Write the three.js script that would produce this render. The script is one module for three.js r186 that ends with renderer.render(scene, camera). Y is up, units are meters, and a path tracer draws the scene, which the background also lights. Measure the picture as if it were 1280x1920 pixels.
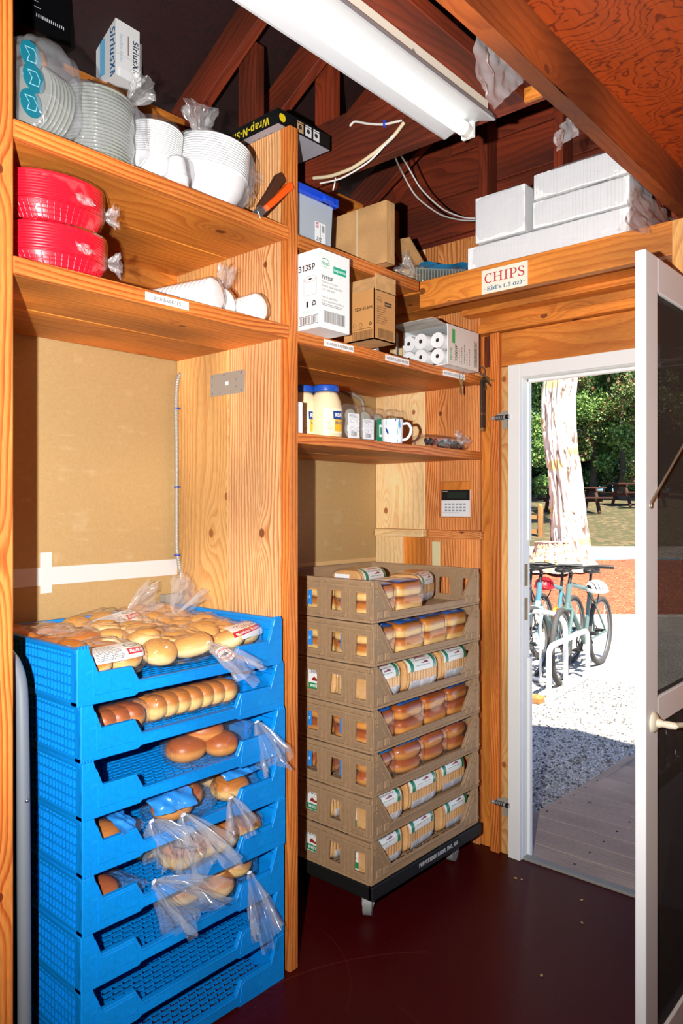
import * as THREE from 'three';
import { RoundedBoxGeometry } from 'three/addons/geometries/RoundedBoxGeometry.js';
import { mergeGeometries, mergeVertices } from 'three/addons/utils/BufferGeometryUtils.js';
import { RectAreaLightUniformsLib } from 'three/addons/lights/RectAreaLightUniformsLib.js';
import { Sky } from 'three/addons/objects/Sky.js';

// ---------- camera, sky, sun, flash, exposure ----------
const scene = new THREE.Scene();
const YAW = 41.4 * Math.PI / 180, EYE = 1.44, F = 1400, CX = 640, CY = 950;
const FX = Math.cos(YAW), FZ = -Math.sin(YAW), RX = Math.sin(YAW), RZ = Math.cos(YAW);
const camera = new THREE.PerspectiveCamera(2 * Math.atan(960 / F) * 180 / Math.PI, 1280 / 1920, 0.02, 400);
camera.position.set(0, EYE, 0);
camera.lookAt(FX, EYE, FZ);
camera.setViewOffset(1280, 1920, 0, 10, 1280, 1920);

const sunDir = new THREE.Vector3(-0.36, 1, 0.5).normalize();
const sky = new Sky();
sky.scale.setScalar(1000);
sky.material.uniforms.turbidity.value = 6;
sky.material.uniforms.rayleigh.value = 0.55;
sky.material.uniforms.mieCoefficient.value = 0.004;
sky.material.uniforms.mieDirectionalG.value = 0.8;
sky.material.uniforms.sunPosition.value.copy(sunDir);
scene.add(sky);

const sun = new THREE.DirectionalLight(0xfff3df, 50);
sun.position.set(12, 0, -2).addScaledVector(sunDir, 40);
sun.target.position.set(12, 0, -2);
sun.castShadow = true;
sun.shadow.mapSize.set(2048, 2048);
Object.assign(sun.shadow.camera, { left: -22, right: 22, top: 22, bottom: -22, near: 1, far: 90 });
scene.add(sun, sun.target);

// the photographer's flash, beside the lens of the upright camera
const flash = new THREE.SpotLight(0xffffff, 84, 0, 1.12, 0.9, 2);
flash.position.set(-0.131, 1.47, -0.149);
flash.target.position.set(FX * 3 - 0.131, 2.05, FZ * 3 - 0.149);
flash.castShadow = true;
flash.shadow.mapSize.set(2048, 2048);
flash.shadow.radius = 0.6;
scene.add(flash, flash.target);

const renderer = new THREE.WebGLRenderer({ antialias: true });
renderer.toneMapping = THREE.LinearToneMapping;
renderer.toneMappingExposure = 0.38;
renderer.shadowMap.enabled = true;
RectAreaLightUniformsLib.init();

// ---------- helpers ----------
function rng(seed) { let s = seed >>> 0; return () => { s = (s + 0x6D2B79F5) | 0; let t = Math.imul(s ^ (s >>> 15), 1 | s); t = (t + Math.imul(t ^ (t >>> 7), 61 | t)) ^ t; return ((t ^ (t >>> 14)) >>> 0) / 4294967296; }; }
const R = rng(77);
const rr = (a, b, f = R) => a + (b - a) * f();
// a photograph pixel gives a direction; the plane it lies on gives the distance
function at(u, v, p) {
  const a = (u - CX) / F, dx = FX + RX * a, dz = FZ + RZ * a, dy = -(v - CY) / F;
  const t = p.x !== undefined ? p.x / dx : p.z !== undefined ? p.z / dz : (p.y - EYE) / dy;
  return new THREE.Vector3(dx * t, EYE + dy * t, dz * t);
}
function noise2(seed, px, py) {
  const f = rng(seed), g = new Float32Array(px * py).map(() => f());
  return (x, y) => {
    const ix = Math.floor(x), iy = Math.floor(y); let fx = x - ix, fy = y - iy;
    fx = fx * fx * (3 - 2 * fx); fy = fy * fy * (3 - 2 * fy);
    const a = ((ix % px) + px) % px, b = (a + 1) % px, c = ((iy % py) + py) % py, d = (c + 1) % py;
    const p = g[c * px + a], q = g[c * px + b], r = g[d * px + a], s = g[d * px + b];
    return p + (q - p) * fx + (r - p) * fy + (p - q - r + s) * fx * fy;
  };
}
const n3tab = new Float32Array(4096).map((() => { const f = rng(991); return () => f() * 2 - 1; })());
function noise3(x, y, z) {
  const ix = Math.floor(x), iy = Math.floor(y), iz = Math.floor(z);
  let fx = x - ix, fy = y - iy, fz = z - iz; fx = fx * fx * (3 - 2 * fx); fy = fy * fy * (3 - 2 * fy); fz = fz * fz * (3 - 2 * fz);
  const h = (a, b, c) => n3tab[((a * 73) ^ (b * 179) ^ (c * 283)) & 4095];
  const l = (a, b, t) => a + (b - a) * t;
  return l(l(l(h(ix, iy, iz), h(ix + 1, iy, iz), fx), l(h(ix, iy + 1, iz), h(ix + 1, iy + 1, iz), fx), fy), l(l(h(ix, iy, iz + 1), h(ix + 1, iy, iz + 1), fx), l(h(ix, iy + 1, iz + 1), h(ix + 1, iy + 1, iz + 1), fx), fy), fz);
}
const clamp = (x, a = 0, b = 1) => Math.min(b, Math.max(a, x));
const sst = (a, b, x) => { const t = clamp((x - a) / (b - a)); return t * t * (3 - 2 * t); };

const taken = {};
function numbered(n) { const k = taken[n] = (taken[n] ?? -1) + 1; return k ? n + '_' + String(k).padStart(3, '0') : n; }
function shadow(o) { o.traverse((m) => { if (m.isMesh) { m.castShadow = true; m.receiveShadow = true; } }); return o; }
function tag(o, label, category, group, kind) { if (label) o.userData.label = label; if (category) o.userData.category = category; if (group) o.userData.group = group; if (kind) o.userData.kind = kind; return o; }
function thing(name, label, category, pos = [0, 0, 0], turn = 0, group) {
  const o = new THREE.Group(); o.name = numbered(name); scene.add(o);
  o.position.set(...(pos.isVector3 ? pos.toArray() : pos)); o.rotation.y = turn;
  return tag(o, label, category, group);
}
function plain(g) {
  let q = g.index ? g.toNonIndexed() : g.clone();
  for (const k of Object.keys(q.attributes)) if (!['position', 'normal', 'uv'].includes(k)) q.deleteAttribute(k);
  if (!q.attributes.normal) q.computeVertexNormals();
  if (!q.attributes.uv) q.setAttribute('uv', new THREE.BufferAttribute(new Float32Array(q.attributes.position.count * 2), 2));
  q.morphAttributes = {}; q.clearGroups();
  return q;
}
const merge = (list) => list.length === 1 ? list[0] : mergeGeometries(list.map(plain));
function obj(name, geo, mat, parent) {
  const m = new THREE.Mesh(Array.isArray(geo) ? merge(geo) : geo, mat);
  m.name = parent ? name : numbered(name); m.castShadow = m.receiveShadow = true;
  (parent || scene).add(m); return m;
}
function struct(name, geo, mat) { const m = obj(name, geo, mat); m.userData.kind = 'structure'; return m; }
function structGroup(name, label) { const g = new THREE.Group(); g.name = numbered(name); g.userData.kind = 'structure'; if (label) g.userData.label = label; scene.add(g); return g; }
function bx(w, h, d, x = 0, y = 0, z = 0, b = 0) {
  const g = b ? new RoundedBoxGeometry(w, h, d, 1, Math.min(b, w / 2.01, h / 2.01, d / 2.01)) : new THREE.BoxGeometry(w, h, d);
  return g.translate(x, y, z);
}
const span = (x0, x1, y0, y1, z0, z1, b = 0) => bx(Math.abs(x1 - x0), Math.abs(y1 - y0), Math.abs(z1 - z0), (x0 + x1) / 2, (y0 + y1) / 2, (z0 + z1) / 2, b);
// uv in metres over a board, grain along one axis, each board with its own piece of the texture
function grain(g, axis, tu = 1.6, tv = 0.4, f = R) {
  g = plain(g);
  const p = g.attributes.position, n = g.attributes.normal, uv = g.attributes.uv, ou = f(), ov = f();
  const gi = { x: 0, y: 1, z: 2 }[axis];
  for (let i = 0; i < p.count; i++) {
    const P = [p.getX(i), p.getY(i), p.getZ(i)], N = [Math.abs(n.getX(i)), Math.abs(n.getY(i)), Math.abs(n.getZ(i))];
    const others = [0, 1, 2].filter((k) => k !== gi);
    if (N[gi] > 0.7) uv.setXY(i, P[others[0]] * 0.3 / tu + ou, P[others[1]] / tv + ov);
    else { const c = N[others[0]] > N[others[1]] ? others[1] : others[0]; uv.setXY(i, P[gi] / tu + ou, P[c] / tv + ov + (c === others[0] ? 0.37 : 0)); }
  }
  return g;
}
function planarUV(g, s = 1) {
  g = plain(g); const p = g.attributes.position, n = g.attributes.normal, uv = g.attributes.uv;
  for (let i = 0; i < p.count; i++) {
    const a = Math.abs(n.getX(i)), b = Math.abs(n.getY(i)), c = Math.abs(n.getZ(i));
    if (b >= a && b >= c) uv.setXY(i, p.getX(i) * s, p.getZ(i) * s); else if (a > c) uv.setXY(i, p.getZ(i) * s, p.getY(i) * s); else uv.setXY(i, p.getX(i) * s, p.getY(i) * s);
  }
  return g;
}
const cyl = (r0, r1, h, x = 0, y = 0, z = 0, n = 20, open = false) => new THREE.CylinderGeometry(r1, r0, h, n, 1, open).translate(x, y, z);
const v3 = (x, y, z) => new THREE.Vector3(x, y, z);
function tube(pts, r, seg = 40, rad = 8, closed = false) { return new THREE.TubeGeometry(new THREE.CatmullRomCurve3(pts.map((p) => p.isVector3 ? p : v3(...p)), closed, 'catmullrom', 0.4), seg, r, rad, closed); }
function rod(a, b, r0, r1 = r0, n = 10) {
  const A = a.isVector3 ? a : v3(...a), B = b.isVector3 ? b : v3(...b), d = B.clone().sub(A), g = new THREE.CylinderGeometry(r1, r0, d.length(), n);
  g.translate(0, d.length() / 2, 0); g.applyQuaternion(new THREE.Quaternion().setFromUnitVectors(v3(0, 1, 0), d.normalize())); return g.translate(A.x, A.y, A.z);
}
function extr(pts, depth, bevel = 0, holes = []) {
  const s = new THREE.Shape(pts.map((p) => new THREE.Vector2(...p)));
  for (const h of holes) s.holes.push(new THREE.Path(h.map((p) => new THREE.Vector2(...p))));
  return new THREE.ExtrudeGeometry(s, { depth, bevelEnabled: bevel > 0, bevelSize: bevel, bevelThickness: bevel, bevelOffset: -bevel, bevelSegments: 1, curveSegments: 8 });
}
function grid(nu, nv, fn) { // parametric sheet, fn(u, v) -> [x, y, z]
  const pos = [], uv = [], idx = [];
  for (let j = 0; j <= nv; j++) for (let i = 0; i <= nu; i++) { const p = fn(i / nu, j / nv); pos.push(...(p.isVector3 ? p.toArray() : p)); uv.push(i / nu, j / nv); }
  for (let j = 0; j < nv; j++) for (let i = 0; i < nu; i++) { const a = j * (nu + 1) + i, b = a + 1, c = a + nu + 1, d = c + 1; idx.push(a, b, d, a, d, c); }
  const g = new THREE.BufferGeometry();
  g.setAttribute('position', new THREE.Float32BufferAttribute(pos, 3)); g.setAttribute('uv', new THREE.Float32BufferAttribute(uv, 2)); g.setIndex(idx); g.computeVertexNormals(); return g;
}
const spow = (x, e) => Math.sign(x) * Math.pow(Math.abs(x), e);
// superquadric with its long axis along x; phi runs along the axis, theta round it (0 = up, PI/2 = +z)
function sq(a, b, c, e1, e2, o = {}) {
  const { p0 = -Math.PI / 2, p1 = Math.PI / 2, t0 = -Math.PI, t1 = Math.PI, np = 18, nt = 28, off = 0, wob = 0, fr = 12, seed = 0, ridge = 0, yuv = false, bend } = o;
  const g = grid(nt, np, (u, v) => {
    const t = t0 + (t1 - t0) * u, p = p0 + (p1 - p0) * v, cp = spow(Math.cos(p), e1);
    let x = (a + off) * spow(Math.sin(p), e1), y = (b + off) * cp * spow(Math.cos(t), e2), z = (c + off) * cp * spow(Math.sin(t), e2);
    if (wob || ridge) {
      const k = 1 + wob * noise3(x * fr + seed * 7.3, y * fr + seed, z * fr) + ridge * (0.5 - Math.abs(noise3(x * fr * 1.7 + seed * 3.1, y * fr * 1.7, z * fr * 1.7 + seed)));
      x *= k; y *= k; z *= k;
    }
    return [x, y, z];
  });
  if (yuv) { const q = g.attributes.position, w = g.attributes.uv; for (let i = 0; i < q.count; i++) w.setXY(i, w.getX(i), clamp((q.getY(i) / b + 1) / 2, 0.01, 0.99)); }
  return g;
}
function crumple(g, amp, fr, seed = 0, ridge = 0) {
  g = mergeVertices(g.clone().deleteAttribute('normal'), 1e-5); g.computeVertexNormals();
  const p = g.attributes.position, n = g.attributes.normal;
  for (let i = 0; i < p.count; i++) {
    const x = p.getX(i), y = p.getY(i), z = p.getZ(i), k = amp * noise3(x * fr + seed, y * fr + seed * 1.7, z * fr) + ridge * (0.35 - Math.abs(noise3(x * fr * 2.1 + seed * 2, y * fr * 2.1, z * fr * 2.1 + seed)));
    p.setXYZ(i, x + n.getX(i) * k, y + n.getY(i) * k, z + n.getZ(i) * k);
  }
  g.computeVertexNormals(); return g;
}

// ---------- textures ----------
function dataTex(W, H, fn, srgb = true) {
  const d = new Uint8Array(W * H * 4);
  for (let j = 0; j < H; j++) for (let i = 0; i < W; i++) { const c = fn(i / W, j / H), k = (j * W + i) * 4; d[k] = clamp(c[0], 0, 255); d[k + 1] = clamp(c[1], 0, 255); d[k + 2] = clamp(c[2], 0, 255); d[k + 3] = 255; }
  const t = new THREE.DataTexture(d, W, H); t.wrapS = t.wrapT = THREE.RepeatWrapping; t.magFilter = THREE.LinearFilter; t.minFilter = THREE.LinearMipmapLinearFilter; t.generateMipmaps = true;
  if (srgb) t.colorSpace = THREE.SRGBColorSpace; t.needsUpdate = true; return t;
}
const mix3 = (a, b, t) => [a[0] + (b[0] - a[0]) * t, a[1] + (b[1] - a[1]) * t, a[2] + (b[2] - a[2]) * t];
function woodTex({ early, late, rings = 26, warp = 2.5, knots = 5, stain = 0.1, seed = 1, W = 1024, H = 512, knotCol = [96, 42, 14] }) {
  const a = noise2(seed, 4, 4), b = noise2(seed + 1, 10, 8), c = noise2(seed + 2, 24, 256), d = noise2(seed + 3, 6, 3), e = noise2(seed + 4, 90, 180), f = rng(seed + 9);
  const K = Array.from({ length: knots }, () => [f(), f(), 0.6 + f() * 0.8]);
  return dataTex(W, H, (u, v) => {
    let q = v * rings + warp * (a(u * 4, v * 4) - 0.5) * 2 + warp * 0.35 * (b(u * 10, v * 8) - 0.5), dark = 0;
    for (const [ku, kv, ks] of K) {
      let du = Math.abs(u - ku), dv = Math.abs(v - kv); du = Math.min(du, 1 - du); dv = Math.min(dv, 1 - dv);
      const X = du * 1.6, Y = dv * 0.4;
      q += 2.6 * ks * Math.exp(-((X / 0.07) ** 2) - (Y / 0.03) ** 2);
      const r = Math.sqrt((X / 0.0125) ** 2 + (Y / 0.010) ** 2) / ks;
      dark = Math.max(dark, sst(1.15, 0.75, r) * 0.75 + 0.35 * sst(1.3, 1.05, r) * sst(0.7, 1.0, r));
    }
    const fr = q - Math.floor(q), line = sst(0.3, 0.93, fr) * sst(1.0, 0.94, fr);
    let col = mix3(early, late, clamp(line * (0.55 + 0.5 * d(u * 6, v * 3)) + 0.34 * (c(u * 24, v * 256) - 0.5)));
    const k = 1 + stain * (d(u * 6 + 2, v * 3 + 1) - 0.5) * 2 + 0.1 * (e(u * 90, v * 180) - 0.5);
    col = [col[0] * k, col[1] * k, col[2] * k];
    return mix3(col, knotCol, clamp(dark));
  });
}
function swirlTex(base, line, seed, lv = 11) { // rotary-cut plywood: contour lines of a smooth field
  const a = noise2(seed, 5, 6), b = noise2(seed + 1, 11, 14), c = noise2(seed + 2, 16, 260), d = noise2(seed + 3, 3, 3), e = noise2(seed + 5, 30, 40);
  return dataTex(1024, 1024, (u, v) => {
    const q = lv * (a(u * 5, v * 6) + 0.35 * b(u * 11, v * 14) + 0.12 * e(u * 30, v * 40) + 0.05 * c(u * 160, v * 52)), fr = q - Math.floor(q), l = sst(0.7, 0.88, fr) * sst(1.0, 0.9, fr);
    const k = 0.9 + 0.24 * d(u * 3, v * 3) + 0.12 * (c(u * 16, v * 260) - 0.5);
    return mix3(base, line, clamp(l * (0.4 + 0.8 * d(u * 3 + 1, v * 3)))).map((x) => x * k);
  });
}
function specks(base, list, seed, W = 512, cells = 128, H = W) { // list of [colour, threshold, cells]
  const ns = list.map((l, i) => noise2(seed + i, l[2] || cells, l[2] || cells)), lo = noise2(seed + 50, 5, 5), hi = noise2(seed + 51, 200, 200);
  return dataTex(W, H, (u, v) => {
    let c = base.map((x) => x * (0.9 + 0.2 * lo(u * 5, v * 5)) * (0.95 + 0.1 * hi(u * 200, v * 200)));
    list.forEach((l, i) => { const q = l[2] || cells; c = mix3(c, l[0], sst(l[1], l[1] + 0.1, ns[i](u * q, v * q)) * (l[3] ?? 1)); });
    return c;
  });
}
function canvasTex(w, h, draw) {
  const c = document.createElement('canvas'); c.width = w; c.height = h; const g = c.getContext('2d'); draw(g, w, h);
  const t = new THREE.CanvasTexture(c); t.colorSpace = THREE.SRGBColorSpace; t.anisotropy = 8; return t;
}
const std = (color, roughness = 0.6, extra = {}) => new THREE.MeshStandardMaterial({ color, roughness, ...extra });
const mapped = (map, roughness = 0.6, extra = {}) => new THREE.MeshStandardMaterial({ map, roughness, ...extra });
function txt(g, s, x, y, size, col = '#222', o = {}) { g.save(); g.translate(x, y); if (o.rot) g.rotate(o.rot); if (o.sx) g.scale(o.sx, 1); g.fillStyle = col; g.font = (o.bold ? 'bold ' : '') + (o.italic ? 'italic ' : '') + size + 'px ' + (o.font || 'sans-serif'); g.textAlign = o.align || 'left'; g.textBaseline = 'alphabetic'; g.fillText(s, 0, 0); g.restore(); }
function barcode(g, x, y, w, h, seed, col = '#222') { const f = rng(seed); g.fillStyle = col; g.fillRect(x, y, w, 3); g.fillRect(x, y + h - 3, w, 3); g.fillRect(x, y, 3, h); g.fillRect(x + w - 3, y, 3, h); let p = x + 10; while (p < x + w - 12) { const q = 1 + f() * 4; g.fillRect(p, y + 5, q, h - 10); p += q + 1.5 + f() * 4; } }
function greek(g, x, y, w, rows, lh, seed, col = '#555', th = 0.45) { const f = rng(seed); g.fillStyle = col; for (let r = 0; r < rows; r++) { let p = x; const end = x + w * (0.7 + 0.3 * f()); while (p < end) { const q = 3 + f() * w * 0.09; g.fillRect(p, y + r * lh, Math.min(q, end - p), lh * th); p += q + lh * 0.3; } } }

const T = {
  fir: woodTex({ early: [232, 182, 128], late: [182, 100, 44], rings: 30, warp: 1.9, knots: 3, seed: 11, stain: 0.12 }),
  pine: woodTex({ early: [224, 174, 108], late: [202, 138, 72], rings: 15, warp: 2.6, knots: 11, seed: 31, stain: 0.12, knotCol: [134, 68, 28] }),
  shelf: woodTex({ early: [206, 126, 48], late: [184, 102, 33], rings: 13, warp: 2.2, knots: 4, seed: 51, stain: 0.24 }),
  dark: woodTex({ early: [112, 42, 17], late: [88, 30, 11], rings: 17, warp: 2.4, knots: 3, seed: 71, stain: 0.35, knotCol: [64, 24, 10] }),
  ply: swirlTex([164, 64, 11], [98, 30, 4], 91, 17),
};
const M = {
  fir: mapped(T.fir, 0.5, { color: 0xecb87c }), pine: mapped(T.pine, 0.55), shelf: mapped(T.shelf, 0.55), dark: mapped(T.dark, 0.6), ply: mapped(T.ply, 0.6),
  film: new THREE.MeshPhysicalMaterial({ color: 0xffffff, transmission: 0.98, thickness: 0, roughness: 0.08, ior: 1.5, side: THREE.DoubleSide }),
  filmSoft: new THREE.MeshPhysicalMaterial({ color: 0xf6f6f8, transmission: 0.9, thickness: 0, roughness: 0.12, ior: 1.45, side: THREE.DoubleSide }),
  white: std(0xf2f2f0, 0.45), steel: std(0xb4b6b8, 0.32, { metalness: 0.9 }), galv: std(0xaeaaa0, 0.45, { metalness: 0.35 }), black: std(0x0c0c0d, 0.5),
};

// ---------- the room ----------
const XD = 2.77, ZB = -2.227, ZF = -1.645, PX = 1.623, PT = 0.036, XR = PX + PT;   // door wall, back wall, shelf fronts, partition
const DZ0 = -1.462, DZ1 = -0.69, DH = 1.965;                                          // the door opening
T.floor = canvasTex(1024, 1024, (g, w, h) => { // red painted concrete: specks, worn patches, scuff arcs
  g.fillStyle = '#45070a'; g.fillRect(0, 0, w, h); const f = rng(201);
  for (let i = 0; i < 260; i++) { const x = f() * w, y = f() * h, r = 20 + f() * 90; g.fillStyle = f() < 0.5 ? 'rgba(34,10,10,0.05)' : 'rgba(86,20,22,0.04)'; g.beginPath(); g.ellipse(x, y, r, r * (0.4 + 0.6 * f()), f() * 6, 0, 7); g.fill(); }
  for (let i = 0; i < 5000; i++) { g.fillStyle = f() < 0.8 ? 'rgba(96,40,38,0.35)' : 'rgba(150,130,120,0.3)'; g.fillRect(f() * w, f() * h, 1 + f() * 1.5, 1 + f() * 1.5); }
  for (let i = 0; i < 46; i++) { g.strokeStyle = 'rgba(150,110,90,' + (0.06 + 0.14 * f()) + ')'; g.lineWidth = 0.8 + f() * 2.5; const x = f() * w, y = f() * h, r = 120 + f() * 500, a0 = f() * 6; g.beginPath(); g.arc(x, y, r, a0, a0 + 0.3 + f() * 0.7); g.stroke(); }
});
T.floor.wrapS = T.floor.wrapT = THREE.RepeatWrapping;
M.floor = new THREE.MeshPhysicalMaterial({ map: T.floor, roughness: 0.38, specularIntensity: 0.28 });
T.board = (() => { const a = noise2(301, 4, 5), b = noise2(302, 60, 5), c = noise2(303, 20, 90), d = noise2(304, 256, 256); return dataTex(512, 512, (u, v) => { const s = sst(0.72, 1.0, b(u * 60, v * 5) * 0.35 + c(u * 20, v * 90) * 0.65) * 0.35, k = 0.94 + 0.1 * a(u * 4, v * 5) + 0.05 * (d(u * 256, v * 256) - 0.5); return mix3([187, 154, 102], [216, 196, 162], s).map((x) => x * k); }); })();
M.board = mapped(T.board, 0.6);
struct('floor', planarUV(span(-2.3, 2.79, -0.12, 0, -2.36, 2.4), 0.5), M.floor);

// back wall: hardboard sheets in a slab, top plate above
{
  const w = structGroup('wall_back');
  obj('wall_core', planarUV(span(-2.3, 2.9, 0, 2.8, ZB - 0.12, ZB - 0.008), 0.5), M.dark, w);
  obj('hardboard_panel', planarUV(span(-2.3, PX + 0.018, 0, 2.16, ZB - 0.008, ZB), 0.8), M.board, w);
  obj('hardboard_panel', planarUV(span(PX + 0.018, XD, 1.196, 2.16, ZB - 0.008, ZB), 0.8), M.board, w);
  obj('hardboard_panel', planarUV(span(PX + 0.018, XD, 0, 1.19, ZB - 0.008, ZB), 0.8), M.board, w);
  obj('seam_strip', planarUV(span(XR, XD, 1.183, 1.2, ZB, ZB + 0.004), 0.8), std(0xdcb47c, 0.6), w);
  for (const [a, b] of [[2.164, 2.34], [2.344, 2.55], [2.554, 2.75]]) obj('plank', grain(span(-2.3, XD, a, b, ZB - 0.008, ZB + 0.004, 0.003), 'x'), M.shelf, w);
  obj('top_plate', grain(span(-2.3, 2.9, 2.755, 2.832, ZB - 0.12, ZB + 0.03, 0.004), 'x'), M.shelf, w);
}
const roofAt = (z) => 2.87 + (2.35 - Math.abs(z)) * 0.577;
// gable walls
const gable = (hole) => {
  const p = [[-2.35, 0], ...(hole ? [[DZ0, 0], [DZ0, DH], [DZ1, DH], [DZ1, 0]] : []), [2.4, 0], [2.4, 2.85], [0, roofAt(0) - 0.03], [-2.35, 2.83]];
  return extr(p, 0.03).rotateY(-Math.PI / 2);
};
{
  const w = structGroup('wall_door', 'board-lined end wall with the open doorway');
  obj('wall_core', planarUV(gable(true).translate(2.83, 0, 0), 0.5), M.dark, w);
  const pl = (name, z0, z1, y0, y1, m, ax, x0 = XD, x1 = 2.799, b = 0.003) => obj(name, grain(span(x0, x1, y0, y1, z0, z1, b), ax), m, w);
  T.pale = woodTex({ early: [250, 216, 160], late: [238, 190, 124], rings: 13, warp: 2.6, knots: 4, seed: 131, stain: 0.1, knotCol: [150, 84, 40] }); M.pinePale = mapped(T.pale, 0.55);
  M.firRed = mapped(T.fir, 0.55, { color: 0xf8d6b2 });
  // two wide vertical planks beside the shelves, cut round the old openings
  pl('plank', ZB, -1.942, 1.337, 2.6, M.pinePale, 'y'); pl('plank', ZB, -2.07, 0, 1.302, M.pinePale, 'y'); pl('plank', -2.07, -1.942, 0, 0.92, M.pinePale, 'y');
  pl('plank', -1.94, -1.868, 1.337, 2.6, M.firRed, 'y'); pl('plank', -1.868, -1.709, 1.549, 2.6, M.firRed, 'y'); pl('plank', -1.868, -1.709, 1.337, 1.393, M.firRed, 'y'); pl('plank', -1.709, -1.66, 1.337, 2.6, M.firRed, 'y');
  pl('plank', -1.94, -1.66, 0, 1.302, M.firRed, 'y');
  pl('backing_board', -2.08, -1.67, 0.9, 1.6, M.shelf, 'y', 2.786, 2.7995);
  pl('cleat', -2.222, -1.945, 1.302, 1.336, M.pinePale, 'z', XD - 0.012); pl('cleat', -1.915, -1.645, 1.3, 1.336, M.firRed, 'z', XD - 0.012);
  obj('cover_plate', span(XD - 0.006, XD, 1.13, 1.285, -1.9, -1.858, 0.002), std(0xd8cfa0, 0.5), w);
  // narrow uprights by the door
  pl('plank', -1.658, -1.603, 0, 2.165, M.shelf, 'y', XD + 0.012); pl('plank', -1.601, -1.559, 0, 2.165, M.fir, 'y', XD - 0.016); pl('plank', -1.557, -1.5, 0, 2.02, M.pine, 'y');
  // boards over the door
  pl('plank', -1.557, -0.3, 2.022, 2.163, M.shelf, 'z'); pl('plank', -1.658, -0.3, 2.167, 2.205, M.shelf, 'z', XD - 0.022); pl('plank', ZB, -0.3, 2.207, 2.44, M.shelf, 'z', XD + 0.004);
  pl('plank', -1.64, -1.6, 2.03, 2.16, M.dark, 'y', XD + 0.004);
  // right of the door
  for (let k = 0; k < 10; k++) pl('plank', -0.64 + k * 0.3, -0.343 + k * 0.3, 0, k ? 2.56 : 2.02, M.shelf, 'y', XD + 0.006);
  // gable boarding and studs, dark with age
  let y = 2.444; let k = 0;
  while (y < 3.95) { const h = 0.16 + 0.04 * R(), zl = Math.max(-2.3, -(2.35 - (y + h - 2.87) / 0.577) + 0.02); obj('plank', grain(span(XD + 0.012, 2.799, y, y + h - 0.004, zl, 0.3, 0.004), 'z'), M.dark, w); y += h; if (++k > 12) break; }
  for (const z of [-2.11, -1.6, -1.27, -0.9]) obj('stud', grain(span(XD - 0.075, XD + 0.01, z < -1.62 ? 2.3 : 2.44, roofAt(z) - 0.2, z - 0.02, z + 0.02, 0.003), 'y'), z < -2 ? M.shelf : M.dark, w);
}
struct('wall_left', planarUV(gable(false).translate(-2.2, 0, 0), 0.5), M.shelf);
struct('wall_near', planarUV(span(-2.3, 2.9, 0, 2.85, 2.3, 2.4), 0.5), M.shelf);
// plywood ceiling over the near half, with its edge beam
{
  const c = structGroup('ceiling', 'stained plywood ceiling with a rough edge beam');
  const sheets = [[-2.2, -1.02], [-1.015, 0.2], [0.205, 1.42], [1.425, 2.77]];
  for (const [a, b] of sheets) { const g = planarUV(span(a, b, 2.56, 2.572, -0.83, 2.3), 0.62); obj('plywood_sheet', g, M.ply, c); }
  T.rough = woodTex({ early: [150, 74, 28], late: [130, 60, 20], rings: 11, warp: 2.2, knots: 7, seed: 141, stain: 0.4, knotCol: [104, 46, 16] });
  M.rough = mapped(T.rough, 0.6);
  obj('edge_beam', grain(crumple(new THREE.BoxGeometry(4.97, 0.125, 0.042, 120, 3, 2).translate(0.285, 2.4995, -0.811), 0.002, 22, 3, 0.002), 'x'), M.rough, c);
}
// attic: roof sheathing, rafters, a joist across, the plank that carries the lamp
{
  const r = structGroup('roof', 'open roof of dark stained rafters and sheathing');
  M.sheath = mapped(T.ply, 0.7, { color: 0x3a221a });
  const L = 2.78, th = Math.atan(0.577);
  for (const s of [-1, 1]) {
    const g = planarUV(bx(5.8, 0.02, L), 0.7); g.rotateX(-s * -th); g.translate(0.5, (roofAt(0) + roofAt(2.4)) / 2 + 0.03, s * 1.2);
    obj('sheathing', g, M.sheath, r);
  }
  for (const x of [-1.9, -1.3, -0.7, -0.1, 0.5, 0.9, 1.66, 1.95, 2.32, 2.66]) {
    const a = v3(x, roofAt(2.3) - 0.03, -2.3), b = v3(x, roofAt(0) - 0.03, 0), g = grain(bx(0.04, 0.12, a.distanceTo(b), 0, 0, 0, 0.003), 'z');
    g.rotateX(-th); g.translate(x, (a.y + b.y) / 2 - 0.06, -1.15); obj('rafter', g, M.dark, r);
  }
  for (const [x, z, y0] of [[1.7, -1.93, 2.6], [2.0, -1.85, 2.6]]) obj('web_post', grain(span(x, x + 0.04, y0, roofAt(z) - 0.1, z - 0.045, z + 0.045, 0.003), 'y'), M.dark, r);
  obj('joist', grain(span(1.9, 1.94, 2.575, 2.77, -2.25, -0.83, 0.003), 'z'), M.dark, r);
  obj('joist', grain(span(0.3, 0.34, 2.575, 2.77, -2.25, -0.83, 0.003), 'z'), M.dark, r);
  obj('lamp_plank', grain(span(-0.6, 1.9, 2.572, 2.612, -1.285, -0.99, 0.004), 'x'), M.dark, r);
  obj('joist_ledger', grain(span(1.885, 1.9, 2.56, 2.6, -0.99, -0.835, 0.003), 'z'), M.shelf, r);
}
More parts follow.
